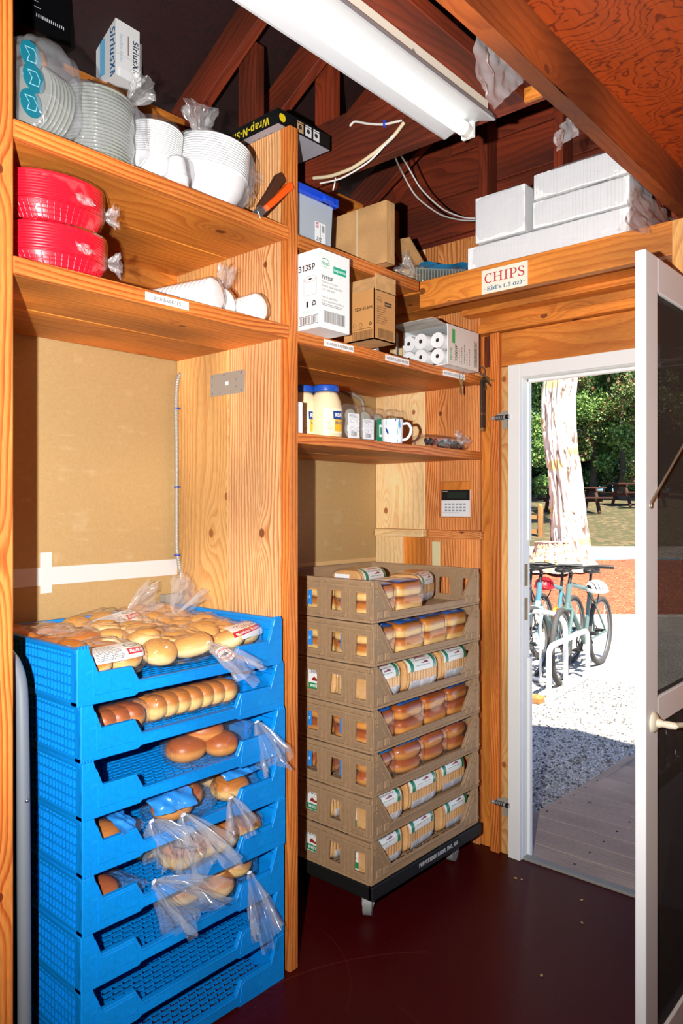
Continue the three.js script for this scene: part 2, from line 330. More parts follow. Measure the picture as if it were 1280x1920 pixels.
// ---------- door frame ----------
{
  const d = structGroup('door_1', 'white painted door frame');
  M.paint = std(0xebeae6, 0.45);
  const p = (n, ...a) => obj(n, planarUV(span(...a, 0.003), 1), M.paint, d);
  p('casing', XD - 0.018, XD + 0.006, 0, 2.02, -1.516, DZ0); p('casing', XD - 0.018, XD + 0.006, DH, 2.02, DZ0, -0.64); p('casing', XD - 0.018, XD + 0.006, 0, DH, DZ1, -0.64);
  p('jamb', XD, 2.836, 0, DH + 0.02, -1.48, DZ0 + 0.002); p('jamb', XD, 2.836, 0, DH + 0.02, DZ1 - 0.002, -0.66); p('jamb', XD, 2.836, DH - 0.002, DH + 0.03, -1.48, -0.66);
  p('door_stop', 2.812, 2.836, 0, 0.82, DZ0, DZ0 + 0.014); p('door_stop', 2.812, 2.836, 1.3, DH, DZ0, DZ0 + 0.01); p('door_stop', 2.812, 2.836, DH - 0.014, DH, DZ0, DZ1);
  for (const y of [1.16, 1.02]) { obj('strike_plate', span(2.79, 2.812, y - 0.045, y + 0.045, DZ0, DZ0 + 0.004), std(0x6b5a3a, 0.4, { metalness: 0.8 }), d); }
  obj('threshold', planarUV(span(2.775, 2.815, -0.02, 0.01, DZ0, DZ1, 0.004), 1), std(0x8f8f88, 0.5), d);
}
// ---------- screen door, swung in ----------
{
  const s = thing('screen_door', 'white wooden screen door with dark mesh standing open into the room', 'screen door', [2.77, 0, -0.68]);
  const x0 = -0.90, b = 0.004, zt = 0.028;
  const p = (n, a, c, y0, y1, m = M.white) => obj(n, span(a, c, y0, y1, 0, zt, b), m, s);
  M.doorWhite = std(0xf1f0ee, 0.35);
  p('stile', x0, x0 + 0.085, 0.01, 2.075, M.doorWhite); p('stile', -0.095, -0.01, 0.01, 2.075, M.doorWhite);
  p('top_rail', x0 + 0.085, -0.095, 1.985, 2.075, M.doorWhite); p('middle_rail', x0 + 0.085, -0.095, 0.885, 0.955, M.doorWhite); obj('lower_rail', span(x0 + 0.085, -0.095, 0.70, 0.735, 0, 0.014, 0.003), M.doorWhite, s); p('bottom_rail', x0 + 0.085, -0.095, 0.01, 0.085, M.doorWhite);
  const mesh = new THREE.MeshStandardMaterial({ color: 0x1e1e1d, roughness: 0.8, transparent: true, opacity: 0.8, side: THREE.DoubleSide });
  obj('screen', span(x0 + 0.08, -0.09, 0.95, 1.99, 0.0185, 0.0195), mesh, s); obj('screen', span(x0 + 0.08, -0.09, 0.08, 0.89, 0.0185, 0.0195), mesh, s);
  const prof = [[0.009, 0], [0.009, 0.012], [0.013, 0.018], [0.008, 0.026], [0.015, 0.045], [0.016, 0.06], [0.009, 0.078], [0.012, 0.085], [0.012, 0.092], [0.008, 0.1], [0.015, 0.118], [0.009, 0.138], [0.009, 0.15]].map(([a, c]) => new THREE.Vector2(a, c));
  for (let k = 0; k < 9; k++) obj('spindle', new THREE.LatheGeometry(prof, 12).translate(x0 + 0.13 + k * 0.075, 0.735, -0.002), M.doorWhite, s);
  // lever handle
  const ivory = std(0xd9cdb2, 0.35), h = new THREE.Group(); h.name = 'handle'; h.position.set(x0 + 0.05, 0.9, zt); s.add(h);
  const lat = (pts) => new THREE.LatheGeometry(pts.map(([a, c]) => new THREE.Vector2(a, c)), 20).rotateX(Math.PI / 2);
  obj('rose', lat([[0.0, 0.012], [0.016, 0.011], [0.022, 0.007], [0.026, 0.003], [0.026, 0]]), ivory, h);
  obj('lever', [lat([[0.012, 0], [0.011, 0.018], [0.008, 0.024], [0.0095, 0.04], [0.0085, 0.055], [0, 0.062]]), rod([0, 0, 0.05], [0.045, -0.004, 0.062], 0.008, 0.0055, 12), new THREE.SphereGeometry(0.0065, 10, 8).translate(0.046, -0.004, 0.0625)], ivory, h);
  const a = at(1222, 943, { z: -0.64 }), c = at(1290, 822, { z: -0.64 });
  tag(obj('door_spring', rod(v3(a.x - 2.77, a.y, 0.037), v3(c.x - 2.77, c.y, 0.037), 0.003), std(0x8b7a66, 0.5, { metalness: 0.4 }), s), 'thin tan stay wire');
  obj('spring_hook', [new THREE.TorusGeometry(0.006, 0.002, 6, 14).translate(a.x - 2.77, a.y - 0.006, 0.036)], M.galv, s);
}
// pale upright at the end of the shelf over the door
tag(obj('shelf_support', grain(span(2.262, 2.30, 1.9, 2.272, -0.715, -0.675, 0.002), 'y'), mapped(T.pine, 0.5, { color: 0xfff6e6 })), 'pale raw timber upright beside the screen door top', 'post');

// ---------- shelving ----------
{
  const s = thing('shelf_unit', 'built-in orange pine shelving with two bays along the back wall', 'shelves', [0, 0, 0]);
  const b = 0.003;
  const brd = (n, a, ax, m) => obj(n, grain(span(...a, b), ax), m, s);
  brd('upright_post', [0.66, 0.7636, 0, 2.95, ZF - 0.04, ZF], 'y', M.fir);
  brd('upright_post', [0.66, 0.70, 0, 2.8, -2.22, ZF - 0.045], 'y', M.shelf);
  M.partPine = mapped(T.pine, 0.5); M.partFir = mapped(T.fir, 0.5);
  brd('partition_board', [PX, XR, 0, 2.60, ZB + 0.006, -1.937], 'y', M.partPine);
  brd('partition_board', [PX, XR, 0, 2.62, -1.934, ZF - 0.042], 'y', M.partFir);
  brd('partition_post', [PX, XR, 0, 2.62, ZF - 0.04, ZF + 0.002], 'y', M.fir);
  const shelf = (x0, x1, y, zf, t = 0.04, m = M.shelf) => {
    const zm = zf - 0.29;
    brd('shelf_edge', [x0, x1, y - t, y, zf - 0.022, zf], 'x', M.fir);
    brd('shelf_board', [x0, x1, y - t + 0.003, y - 0.001, zm + 0.002, zf - 0.022], 'x', m); brd('shelf_board', [x0, x1, y - t + 0.002, y - 0.001, ZB + 0.005, zm], 'x', m);
  };
  shelf(0.7636, PX, 2.305, ZF); shelf(0.7636, PX, 2.0, ZF);
  shelf(XR, 2.31, 2.292, ZF); shelf(XR, 2.765, 1.99, ZF, 0.036); shelf(XR, 2.765, 1.672, ZF, 0.034);
  // side cleats under the shelves, on the partition
  for (const y of [2.265, 1.96]) brd('cleat', [0.7036, 0.725, y - 0.05, y, -2.2, -1.7], 'z', M.shelf);
  brd('cleat', [2.2, 2.31, 2.19, 2.25, -1.98, -1.75], 'x', M.shelf);
}
{
  const s = thing('overdoor_shelf', 'deep orange plank shelf running above the doorway', 'shelf', [0, 0, 0]);
  obj('fascia_board', grain(span(2.315, 2.353, 2.19, 2.292, -1.648, -0.72, 0.003), 'z'), M.shelf, s);
  obj('shelf_board', grain(span(2.353, 2.56, 2.262, 2.291, -2.2, -0.72, 0.003), 'z'), M.shelf, s); obj('shelf_board', grain(span(2.562, 2.69, 2.262, 2.291, -2.2, -0.72, 0.003), 'z'), M.shelf, s);
  obj('end_board', grain(span(2.353, 2.69, 2.19, 2.262, -0.76, -0.72, 0.003), 'x'), M.shelf, s);
  obj('ledger', grain(span(2.69, 2.766, 2.24, 2.291, -1.7, -0.72, 0.003), 'z'), M.shelf, s);
}
// ---------- strip lamp ----------
{
  const s = thing('strip_light', 'white fluorescent strip lamp fixed under a dark plank', 'ceiling lamp', [1.22, 2.572, -1.13]);
  const L = 1.22;
  obj('housing', bx(L, 0.042, 0.125, 0, -0.021, 0, 0.004), std(0xe4dcc8, 0.45), s);
  const wing = (k) => extr([[0, 0], [0.05 * k, 0.006], [0.052 * k, 0.0], [0.0, -0.028]], L).rotateY(Math.PI / 2).translate(-L / 2, -0.048, -0.012 * k);
  const refl = extr([[-0.075, 0], [0.075, 0], [0.085, -0.022], [0.078, -0.022], [0.03, -0.006], [-0.03, -0.006], [-0.078, -0.022], [-0.085, -0.022]], L, 0.001).rotateY(Math.PI / 2).translate(-L / 2, -0.041, 0);
  obj('reflector', refl, std(0xb4b6b8, 0.4), s);
  obj('tube', new THREE.CylinderGeometry(0.019, 0.019, L - 0.07, 24).rotateZ(Math.PI / 2).translate(0, -0.07, 0), std(0xffffff, 0.4, { emissive: 0xfff6e8, emissiveIntensity: 4.2 }), s);
  for (const k of [-1, 1]) { obj('end_cap', new THREE.CylinderGeometry(0.0195, 0.0195, 0.03, 20).rotateZ(Math.PI / 2).translate(k * (L / 2 - 0.02), -0.07, 0), std(0xd9d6cc, 0.4), s); obj('lamp_holder', bx(0.014, 0.05, 0.04, k * (L / 2 - 0.006), -0.065, 0, 0.003), std(0xf0f0ee, 0.4), s); }
  for (const x of [-0.2, 0.25]) obj('screw', new THREE.CylinderGeometry(0.006, 0.006, 0.004, 12).rotateX(Math.PI / 2).translate(x, -0.03, 0.064), M.galv, s);
  const l = new THREE.RectAreaLight(0xfff4e6, 1.6, L - 0.1, 0.04); l.position.set(1.22, 2.572 - 0.092, -1.13); l.lookAt(1.22, 0, -1.13); scene.add(l);
}

// ---------- bread, rolls and their bags ----------
function crustTex(top, side, base, seed) { // baked colour: brown top crust, pale sides, light base, with a ragged border
  const a = noise2(seed, 12, 10), b = noise2(seed + 1, 48, 60), c = noise2(seed + 2, 160, 160);
  return dataTex(256, 256, (u, v) => {
    const w = v + 0.16 * (a(u * 12, v * 10) - 0.5) + 0.06 * (b(u * 48, v * 60) - 0.5);
    let k = mix3(base, side, sst(0.08, 0.22, w)); k = mix3(k, top, sst(0.4, 0.74, w));
    const m = 0.93 + 0.1 * b(u * 48, v * 60) + 0.06 * (c(u * 160, v * 160) - 0.5); return k.map((x) => x * m);
  });
}
M.bunGold = mapped(crustTex([202, 118, 36], [238, 194, 120], [210, 142, 64], 501), 0.45);
M.bunDark = mapped(crustTex([176, 84, 22], [224, 150, 70], [190, 116, 48], 511), 0.42);
M.bunPale = mapped(crustTex([224, 164, 82], [244, 210, 150], [230, 180, 110], 521), 0.55);
M.crust = mapped(crustTex([214, 158, 92], [222, 172, 112], [206, 146, 80], 531), 0.6);
const rollGeo = [0, 1, 2].map((k) => sq(0.05, 0.029, 0.05, 0.85, 0.9, { np: 14, nt: 22, wob: 0.07, fr: 16, seed: k + 1, yuv: true }));
const tailMat = new THREE.MeshPhysicalMaterial({ color: 0xffffff, transmission: 0.93, thickness: 0, roughness: 0.14, ior: 1.5, side: THREE.DoubleSide });
function tailGeo(len, wid, seed, flat = 0.5) { // gathered mouth of a bag, neck at the origin, running along +y
  const f = rng(seed), ph = f() * 6, ph2 = f() * 6;
  return grid(72, 14, (u, v) => {
    const t = u * Math.PI * 2, w = 0.007 + wid * Math.pow(v, 0.75) * (1 + 0.12 * Math.sin(t * 2 + ph2)), p = 1 + 0.4 * Math.sin(t * 11 + ph + v * 1.5) * (1 - 0.35 * v) + 0.2 * Math.sin(t * 5 + ph2);
    const y = len * v * (1 + 0.14 * Math.sin(t * 3 + ph)), n = 0.01 * v * noise3(Math.cos(t) * 3 + seed, v * 5, Math.sin(t) * 3);
    return [Math.cos(t) * w * p + n, y, Math.sin(t) * w * p * flat + n];
  });
}
function addTail(parent, at3, dir, len, wid, seed, flat = 0.5, roll = 0) {
  const g = tailGeo(len * 1.08, wid * 1.35, seed, flat).rotateY(roll); g.applyQuaternion(new THREE.Quaternion().setFromUnitVectors(v3(0, 1, 0), v3(...dir).normalize())); g.translate(...at3);
  const m = obj('bag_mouth', g, tailMat, parent);
  obj('tie', new THREE.TorusGeometry(0.0065, 0.002, 6, 14).applyQuaternion(new THREE.Quaternion().setFromUnitVectors(v3(0, 0, 1), v3(...dir).normalize())).translate(...at3), M.white, m);
  return m;
}
// ----- printed labels -----
const L_nutri = canvasTex(256, 160, (g, w, h) => { g.fillStyle = '#eeedf0'; g.fillRect(0, 0, w, h); g.strokeStyle = '#777'; g.strokeRect(6, 6, 110, h - 12); greek(g, 12, 14, 98, 11, 12, 5, '#555'); greek(g, 124, 14, 80, 10, 12, 6, '#777'); barcode(g, 212, 12, 36, h - 30, 8); });
const L_farm = canvasTex(256, 256, (g, w, h) => {
  g.fillStyle = '#f1efea'; g.fillRect(0, 0, w, h); g.fillStyle = '#17834f'; for (const x of [14, 214]) { g.beginPath(); g.moveTo(x, 0); g.bezierCurveTo(x - 14, 90, x + 16, 160, x, 256); g.lineTo(x + 28, 256); g.bezierCurveTo(x + 44, 160, x + 14, 90, x + 28, 0); g.fill(); }
  g.fillStyle = '#a3202c'; g.beginPath(); g.moveTo(78, 66); g.quadraticCurveTo(128, 42, 178, 66); g.lineTo(178, 92); g.quadraticCurveTo(128, 70, 78, 92); g.fill(); txt(g, 'PEPPERIDGE FARM', 128, 76, 10, '#fff', { align: 'center', bold: true });
  txt(g, 'FARMHOUSE', 128, 128, 25, '#333', { align: 'center', bold: true, font: 'serif', sx: 0.86 });
  g.fillStyle = '#8c2a22'; g.beginPath(); g.moveTo(140, 168); g.lineTo(140, 150); g.lineTo(158, 138); g.lineTo(176, 150); g.lineTo(176, 168); g.fill(); g.fillRect(118, 156, 22, 12);
  txt(g, 'HEARTY WHITE', 128, 200, 17, '#14713f', { align: 'center', bold: true });
});
const L_farmEnd = canvasTex(128, 192, (g, w, h) => { g.fillStyle = '#f3f1ee'; g.fillRect(0, 0, w, h); txt(g, 'HOUSE', 6, 56, 34, '#333', { bold: true, font: 'serif' }); g.fillStyle = '#97281e'; g.beginPath(); g.moveTo(30, 112); g.lineTo(30, 96); g.lineTo(50, 80); g.lineTo(70, 96); g.lineTo(70, 112); g.fill(); g.fillRect(70, 96, 40, 16); g.fillStyle = '#198a52'; g.fillRect(0, 128, w, 44); txt(g, 'WHITE', 12, 160, 30, '#fff', { bold: true }); });
const L_bun = canvasTex(256, 128, (g, w, h) => { g.fillStyle = '#f4f3f2'; g.fillRect(0, 0, w, h); g.fillStyle = '#2b6fd0'; g.fillRect(0, 84, w, 44); g.fillStyle = '#a91e26'; g.beginPath(); g.ellipse(120, 44, 96, 26, -0.06, 0, 7); g.fill(); txt(g, 'PEPPERIDGE', 120, 42, 24, '#fff', { align: 'center', bold: true }); txt(g, 'FARM', 120, 62, 20, '#fff', { align: 'center', bold: true }); txt(g, 'BUNS', 128, 116, 28, '#fff', { align: 'center', bold: true }); });
const L_blue = canvasTex(128, 128, (g, w, h) => { g.fillStyle = '#2a86dc'; g.fillRect(0, 0, w, h); g.fillStyle = 'rgba(120,190,240,0.5)'; for (let i = 0; i < 5; i++) g.fillRect(10 + i * 25, 0, 3, h); txt(g, 'ROLLS', 64, 74, 30, '#dff', { align: 'center', bold: true }); });
const L_bulkie = canvasTex(256, 256, (g, w, h) => {
  g.fillStyle = '#f3f0ea'; g.fillRect(0, 0, w, h); g.fillStyle = '#c9202a'; g.beginPath(); g.moveTo(0, 150); g.lineTo(256, 96); g.lineTo(256, 164); g.lineTo(0, 222); g.fill();
  txt(g, 'Bulkie Rolls', 16, 204, 40, '#fff', { bold: true, rot: -0.21 }); g.strokeStyle = '#1d7a3e'; g.lineWidth = 6; g.beginPath(); g.ellipse(140, 60, 92, 40, -0.1, 0, 7); g.stroke(); txt(g, 'Calise', 140, 76, 50, '#1c1c1c', { align: 'center', bold: true, italic: true, font: 'serif' }); g.fillStyle = '#c9202a'; g.fillRect(90, 88, 100, 5);
});
const L_ingr = canvasTex(256, 128, (g, w, h) => { g.fillStyle = '#efece6'; g.fillRect(0, 0, w, h); g.strokeStyle = '#999'; g.strokeRect(4, 4, 150, h - 8); greek(g, 10, 12, 138, 12, 9, 15, '#666'); g.fillStyle = '#c9202a'; g.fillRect(166, 70, 86, 36); txt(g, 'Bulkie', 172, 98, 28, '#fff', { bold: true, italic: true }); g.strokeStyle = '#1d7a3e'; g.lineWidth = 4; g.beginPath(); g.ellipse(208, 38, 38, 20, 0, 0, 7); g.stroke(); txt(g, 'Calise', 208, 46, 24, '#222', { align: 'center', bold: true, italic: true, font: 'serif' }); });
const lm = (t) => new THREE.MeshPhysicalMaterial({ map: t, roughness: 0.4, clearcoat: 0.6, clearcoatRoughness: 0.15, side: THREE.DoubleSide });
M.lNutri = lm(L_nutri); M.lFarm = lm(L_farm); M.lFarmEnd = lm(L_farmEnd); M.lBun = lm(L_bun); M.lBlue = lm(L_blue); M.lBluePlain = new THREE.MeshPhysicalMaterial({ color: 0x2f8fe0, roughness: 0.35, clearcoat: 0.8, clearcoatRoughness: 0.1, side: THREE.DoubleSide }); M.lBulkie = lm(L_bulkie); M.lIngr = lm(L_ingr);

// patch of print that follows a superquadric, right way up for someone in front of it
function patch(a, b, c, e1, e2, p0, p1, t0, t1, off, seed) {
  const g = sq(a, b, c, e1, e2, { p0, p1, t0, t1, np: 10, nt: 10, off, wob: 0.012, fr: 20, seed });
  const w = g.attributes.uv, P = g.attributes.position, NT = 10, NP = 10, row = (NP / 2) * (NT + 1); // print spaced by length over the surface
  const cum = [0]; for (let i = 1; i <= NT; i++) cum.push(cum[i - 1] + Math.hypot(P.getY(row + i) - P.getY(row + i - 1), P.getZ(row + i) - P.getZ(row + i - 1)));
  const x0 = P.getX(0), x1 = P.getX(NP * (NT + 1));
  for (let j = 0; j <= NP; j++) for (let i = 0; i <= NT; i++) { const q = j * (NT + 1) + i; w.setXY(q, clamp((P.getX(q) - x0) / (x1 - x0), 0, 1), 1 - cum[i] / cum[NT]); } return g;
}
const loafVariants = [0, 1, 2].map((k) => ({
  loaf: sq(0.097, 0.06, 0.072, 0.28, 0.55, { np: 22, nt: 32, wob: 0.03, fr: 26, seed: k + 3, yuv: true }),
  bag: crumple(sq(0.101, 0.0635, 0.0755, 0.3, 0.55, { np: 20, nt: 30 }), 0.0022, 24, k * 5 + 1, 0.004),
  top: patch(0.097, 0.06, 0.072, 0.28, 0.55, -0.62 + 0.1 * k, 0.5 + 0.1 * k, 0.25, 1.5, 0.0045, k), front: patch(0.097, 0.06, 0.072, 0.28, 0.55, -0.45 + 0.1 * k, 0.66, 1.68, 2.25, 0.0045, k + 2), end: patch(0.06, 0.06, 0.072, 0.28, 0.55, -0.3, 0.3, 0, 1, 0.004, k),
}));
const slicesGeo = (() => { const a = []; for (let i = 0; i < 12; i++) { const g = sq(0.0078, 0.059, 0.071, 0.3, 0.55, { np: 6, nt: 28, yuv: true, wob: 0.03, fr: 20, seed: i }); g.translate(-0.09 + i * 0.0163, 0, 0); a.push(g); } return merge(a); })();
function endLabel(a, y0, y1, z0, z1) { return grid(4, 4, (u, v) => [-(a + 0.002), y0 + (y1 - y0) * v, z0 + (z1 - z0) * u]); }
function makeLoaf(k, label, group) {
  const t = thing('bread_loaf', label, 'bread', [0, 0, 0], 0, group), V = loafVariants[k % 3];
  obj('slices', slicesGeo, M.crust, t).position.y = 0.062;
  const b = obj('bag', V.bag, M.film, t); b.position.y = 0.0635;
  const l = obj('label', V.top, M.lFarm, t); l.position.y = 0.0625; const n = obj('nutrition_label', V.front, M.lNutri, t); n.position.y = 0.0625;
  obj('end_label', endLabel(0.1, 0.012, 0.105, -0.05, 0.02), M.lFarmEnd, t);
  return t;
}
const bunLayer = [0, 1].map((k) => { const a = []; for (let i = 0; i < 4; i++) a.push(sq(0.0205, 0.0265, 0.085, 0.55, 0.5, { np: 8, nt: 24, yuv: true, wob: 0.05, fr: 18, seed: i + k * 4 }).translate(-0.057 + i * 0.038, 0, 0)); return merge(a); });
const bunBag = [0, 1, 2].map((k) => crumple(sq(0.083, 0.058, 0.094, 0.35, 0.45, { np: 18, nt: 30 }), 0.0025, 22, k * 3, 0.0045));
const bunTop = [0, 1, 2].map((k) => patch(0.083, 0.058, 0.094, 0.35, 0.45, -0.6, 0.55, -0.35 - 0.1 * k, 0.72 - 0.1 * k, 0.002, k));
const bunBlock = [0, 1].map((k) => sq(0.081, 0.0285, 0.091, 0.42, 0.42, { np: 18, nt: 36, yuv: true, wob: 0.06, fr: 12, seed: k + 2 }));
function makeBuns(k, mat, label, group, round = false) {
  const t = thing('bun_pack', label, 'buns', [0, 0, 0], 0, group);
  if (round) { for (const [x, z] of [[-0.002, 0.044], [0.003, -0.044]]) for (const y of [0.031, 0.08]) { const m = obj('bun', rollGeo[(k + (x > 0)) % 3], mat, t); m.position.set(x, y, z); m.scale.set(1.5, y > 0.05 ? 1.25 : 1.05, 0.95); } }
  else for (const y of [0.0285, 0.083]) obj('bun_layer', bunBlock[y > 0.05 ? 1 : 0], mat, t).position.y = y;
  const b = obj('bag', bunBag[k % 3], M.film, t); b.position.y = 0.059;
  const l = obj('label', bunTop[k % 3], round ? M.lBlue : M.lBun, t); l.position.y = 0.0595;
  obj('end_label', endLabel(0.083, 0.03, 0.085, -0.04, 0.02), M.lBlue, t);
  return t;
}

// ---------- tan bread trays on their dolly ----------
const TL = 0.69, TD = 0.56, TP = 0.148, TX = 1.968, TZ = -1.6, TY = 0.152;
M.tan = mapped(specks([168, 136, 102], [[[146, 120, 92], 0.6, 9, 0.4], [[190, 166, 140], 0.86, 80, 0.4]], 611, 256), 0.5);
const tanTray = (() => {
  const P = TP, win = [];
  for (let k = 0; k < 5; k++) { const c = 0.045 + k * 0.1165; win.push([[c - 0.029, 0.034], [c + 0.029, 0.034], [c + 0.024, 0.104], [c - 0.024, 0.104]]); }
  const side = [extr([[0, 0.004], [TD, 0.004], [TD, P], [0, P]], 0.006, 0, win).rotateY(Math.PI / 2).translate(0, 0, 0)]; // runs along -z
  for (const w of win) { // raised rim round each opening
    const c = (w[0][0] + w[1][0]) / 2; side.push(bx(0.004, 0.006, 0.062, -0.001, 0.031, -c), bx(0.004, 0.006, 0.056, -0.001, 0.107, -c), bx(0.004, 0.074, 0.004, -0.001, 0.069, -c - 0.03), bx(0.004, 0.074, 0.004, -0.001, 0.069, -c + 0.03));
  }
  for (let k = 0; k < 6; k++) { const z = -0.0 - Math.max(0.008, Math.min(TD - 0.008, -0.0135 + k * 0.1165)); side.push(bx(0.005, P - 0.02, 0.005, -0.002, P / 2, z - 0.009), bx(0.005, P - 0.03, 0.005, -0.002, P / 2 - 0.004, z + 0.009)); }
  side.push(bx(0.016, 0.008, TD, 0.001, P - 0.004, -TD / 2), bx(0.012, 0.01, TD, 0, 0.009, -TD / 2), bx(0.01, 0.006, TD, -0.001, P - 0.022, -TD / 2));
  for (let k = 0; k < 5; k++) side.push(bx(0.006, 0.012, 0.012, -0.002, 0.02, -0.045 - k * 0.1165 + 0.045, 0.002));
  const left = merge(side), right = left.clone().scale(-1, 1, 1).translate(TL, 0, 0); { const i = right.attributes.position; for (let k = 0; k < i.count; k += 3) for (const at_ of ['position', 'normal', 'uv']) { const A = right.attributes[at_], s = A.itemSize; for (let c = 0; c < s; c++) { const q = A.array[(k + 1) * s + c]; A.array[(k + 1) * s + c] = A.array[(k + 2) * s + c]; A.array[(k + 2) * s + c] = q; } } }
  const fr = [extr([[0, 0.004], [TL, 0.004], [TL, P], [TL - 0.034, P], [TL - 0.118, 0.034], [TL - 0.118, 0.03], [0.118, 0.03], [0.118, 0.034], [0.034, P], [0, P]], 0.007, 0.0012).translate(0, 0, -0.007)];
  for (const s of [0, 1]) { const X = (x) => s ? TL - x : x; fr.push(rod([X(0.04), P - 0.01, 0.002], [X(0.112), 0.036, 0.002], 0.0035, 0.0035, 6), rod([X(0.028), P - 0.03, 0.001], [X(0.085), 0.04, 0.001], 0.0025, 0.0025, 6), bx(0.028, 0.026, 0.008, X(0.045), 0.028, 0.001, 0.002), bx(0.028, 0.026, 0.008, X(0.084), 0.028, 0.001, 0.002), bx(0.008, P - 0.012, 0.01, X(0.006), P / 2, 0.001, 0.002), bx(0.03, 0.003, 0.005, X(0.02), P - 0.03, 0.001), bx(0.034, 0.003, 0.005, X(0.022), P - 0.05, 0.001), bx(0.003, 0.05, 0.005, X(0.018), P - 0.03, 0.001), bx(0.003, 0.05, 0.005, X(0.03), P - 0.035, 0.001)); }
  fr.push(bx(TL - 0.2, 0.006, 0.012, TL / 2, 0.03, -0.002, 0.002), bx(TL, 0.008, 0.012, TL / 2, 0.007, 0));
  const bk = [extr([[0, 0.004], [TL, 0.004], [TL, P], [0, P]], 0.006, 0, [0, 1, 2, 3].map((k) => [[0.06 + k * 0.16, 0.03], [0.16 + k * 0.16, 0.03], [0.155 + k * 0.16, 0.1], [0.065 + k * 0.16, 0.1]])).translate(0, 0, -TD), bx(TL, 0.008, 0.014, TL / 2, P - 0.004, -TD + 0.003)];
  const fl = []; for (let k = 0; k < 28; k++) fl.push(bx(TL - 0.014, 0.004, 0.011, TL / 2, 0.008, -0.012 - k * 0.0198)); for (let k = 0; k < 12; k++) fl.push(bx(0.006, 0.005, TD - 0.014, 0.03 + k * 0.057, 0.0065, -TD / 2));
  return { left, right, front: merge(fr), back: merge(bk), floor: merge(fl) };
})();
const ORD = ['topmost', 'second', 'third', 'fourth', 'fifth', 'sixth', 'seventh', 'eighth'];
for (let k = 0; k < 7; k++) { // k = 0 is the top tray
  const y = TY + (6 - k) * TP, jx = [0, 0.002, -0.001, 0.001, 0, -0.002, -0.006][k];
  const t = thing('bread_tray', 'tan plastic bread tray, ' + ORD[k] + ' of the stack on the black dolly', 'bread tray', [TX + jx, y, TZ], 0, 'stacked tan bread trays');
  obj('side_wall', tanTray.left, M.tan, t); obj('side_wall', tanTray.right, M.tan, t); obj('front_wall', tanTray.front, M.tan, t); obj('back_wall', tanTray.back, M.tan, t); obj('floor_grid', tanTray.floor, M.tan, t);
  const spot = ['at the partition-side front corner of', 'in the middle of the front row of', 'at the door-side front corner of', 'second from the front along the partition side of', 'behind the middle front one in', 'third from the front along the partition side of'], inTray = (i) => ' ' + spot[i] + ' the ' + ORD[k] + ' tan tray';
  const kind = ['mixed', 'buns', 'loaf', 'dark', 'round', 'loaf', 'loaf'][k], where = ' in the ' + ORD[k] + ' tan tray';
  const put = (o, x, z, dy = 0, turn = 0) => { o.position.set(TX + jx + x, y + 0.0115 + dy, TZ + z); o.rotation.y = turn; };
  if (kind === 'loaf') {
    [[0.112, -0.09], [0.335, -0.092], [0.56, -0.1], [0.112, -0.255], [0.335, -0.27], [0.112, -0.42]].forEach(([x, z], i) => put(makeLoaf(i, 'bagged sliced loaf' + inTray(i), 'sliced loaves' + where), x + rr(-0.008, 0.008), z + rr(-0.008, 0.004), 0, rr(-0.06, 0.06)));
  } else if (kind === 'mixed') {
    [[0.1, -0.11], [0.275, -0.115], [0.1, -0.31]].forEach(([x, z], i) => put(makeBuns(i, M.bunGold, 'golden buns' + inTray([0, 1, 3][i]), 'golden bun packs' + where), x, z, 0, rr(-0.05, 0.05)));
    put(makeLoaf(1, 'bagged sliced loaf turned askew beside the golden buns' + where), 0.5, -0.2, 0.0, 0.3);
    put(makeLoaf(2, 'bagged sliced loaf lying behind the golden buns' + where), 0.33, -0.33, 0.02, 0.12);
  } else {
    const m = kind === 'dark' ? M.bunDark : kind === 'round' ? M.bunDark : M.bunGold, nm = kind === 'dark' ? 'dark glazed rolls' : kind === 'round' ? 'round glossy rolls' : 'golden split-top buns';
    const spot4 = [0, -1, -2, 2, 3, 5], inTray2 = (i) => i === 1 ? ' second from the partition in the front row of the ' + ORD[k] + ' tan tray' : i === 2 ? ' third from the partition in the front row of the ' + ORD[k] + ' tan tray' : inTray(spot4[i]);
    [[0.095, -0.11], [0.265, -0.105], [0.435, -0.115], [0.6, -0.12], [0.095, -0.31], [0.095, -0.45]].forEach(([x, z], i) => put(makeBuns(i, m, nm + inTray2(i), nm + where, kind === 'round'), x + rr(-0.003, 0.003), z - (i === 5 ? 0.0 : 0), 0, rr(-0.04, 0.04)));
  }
}
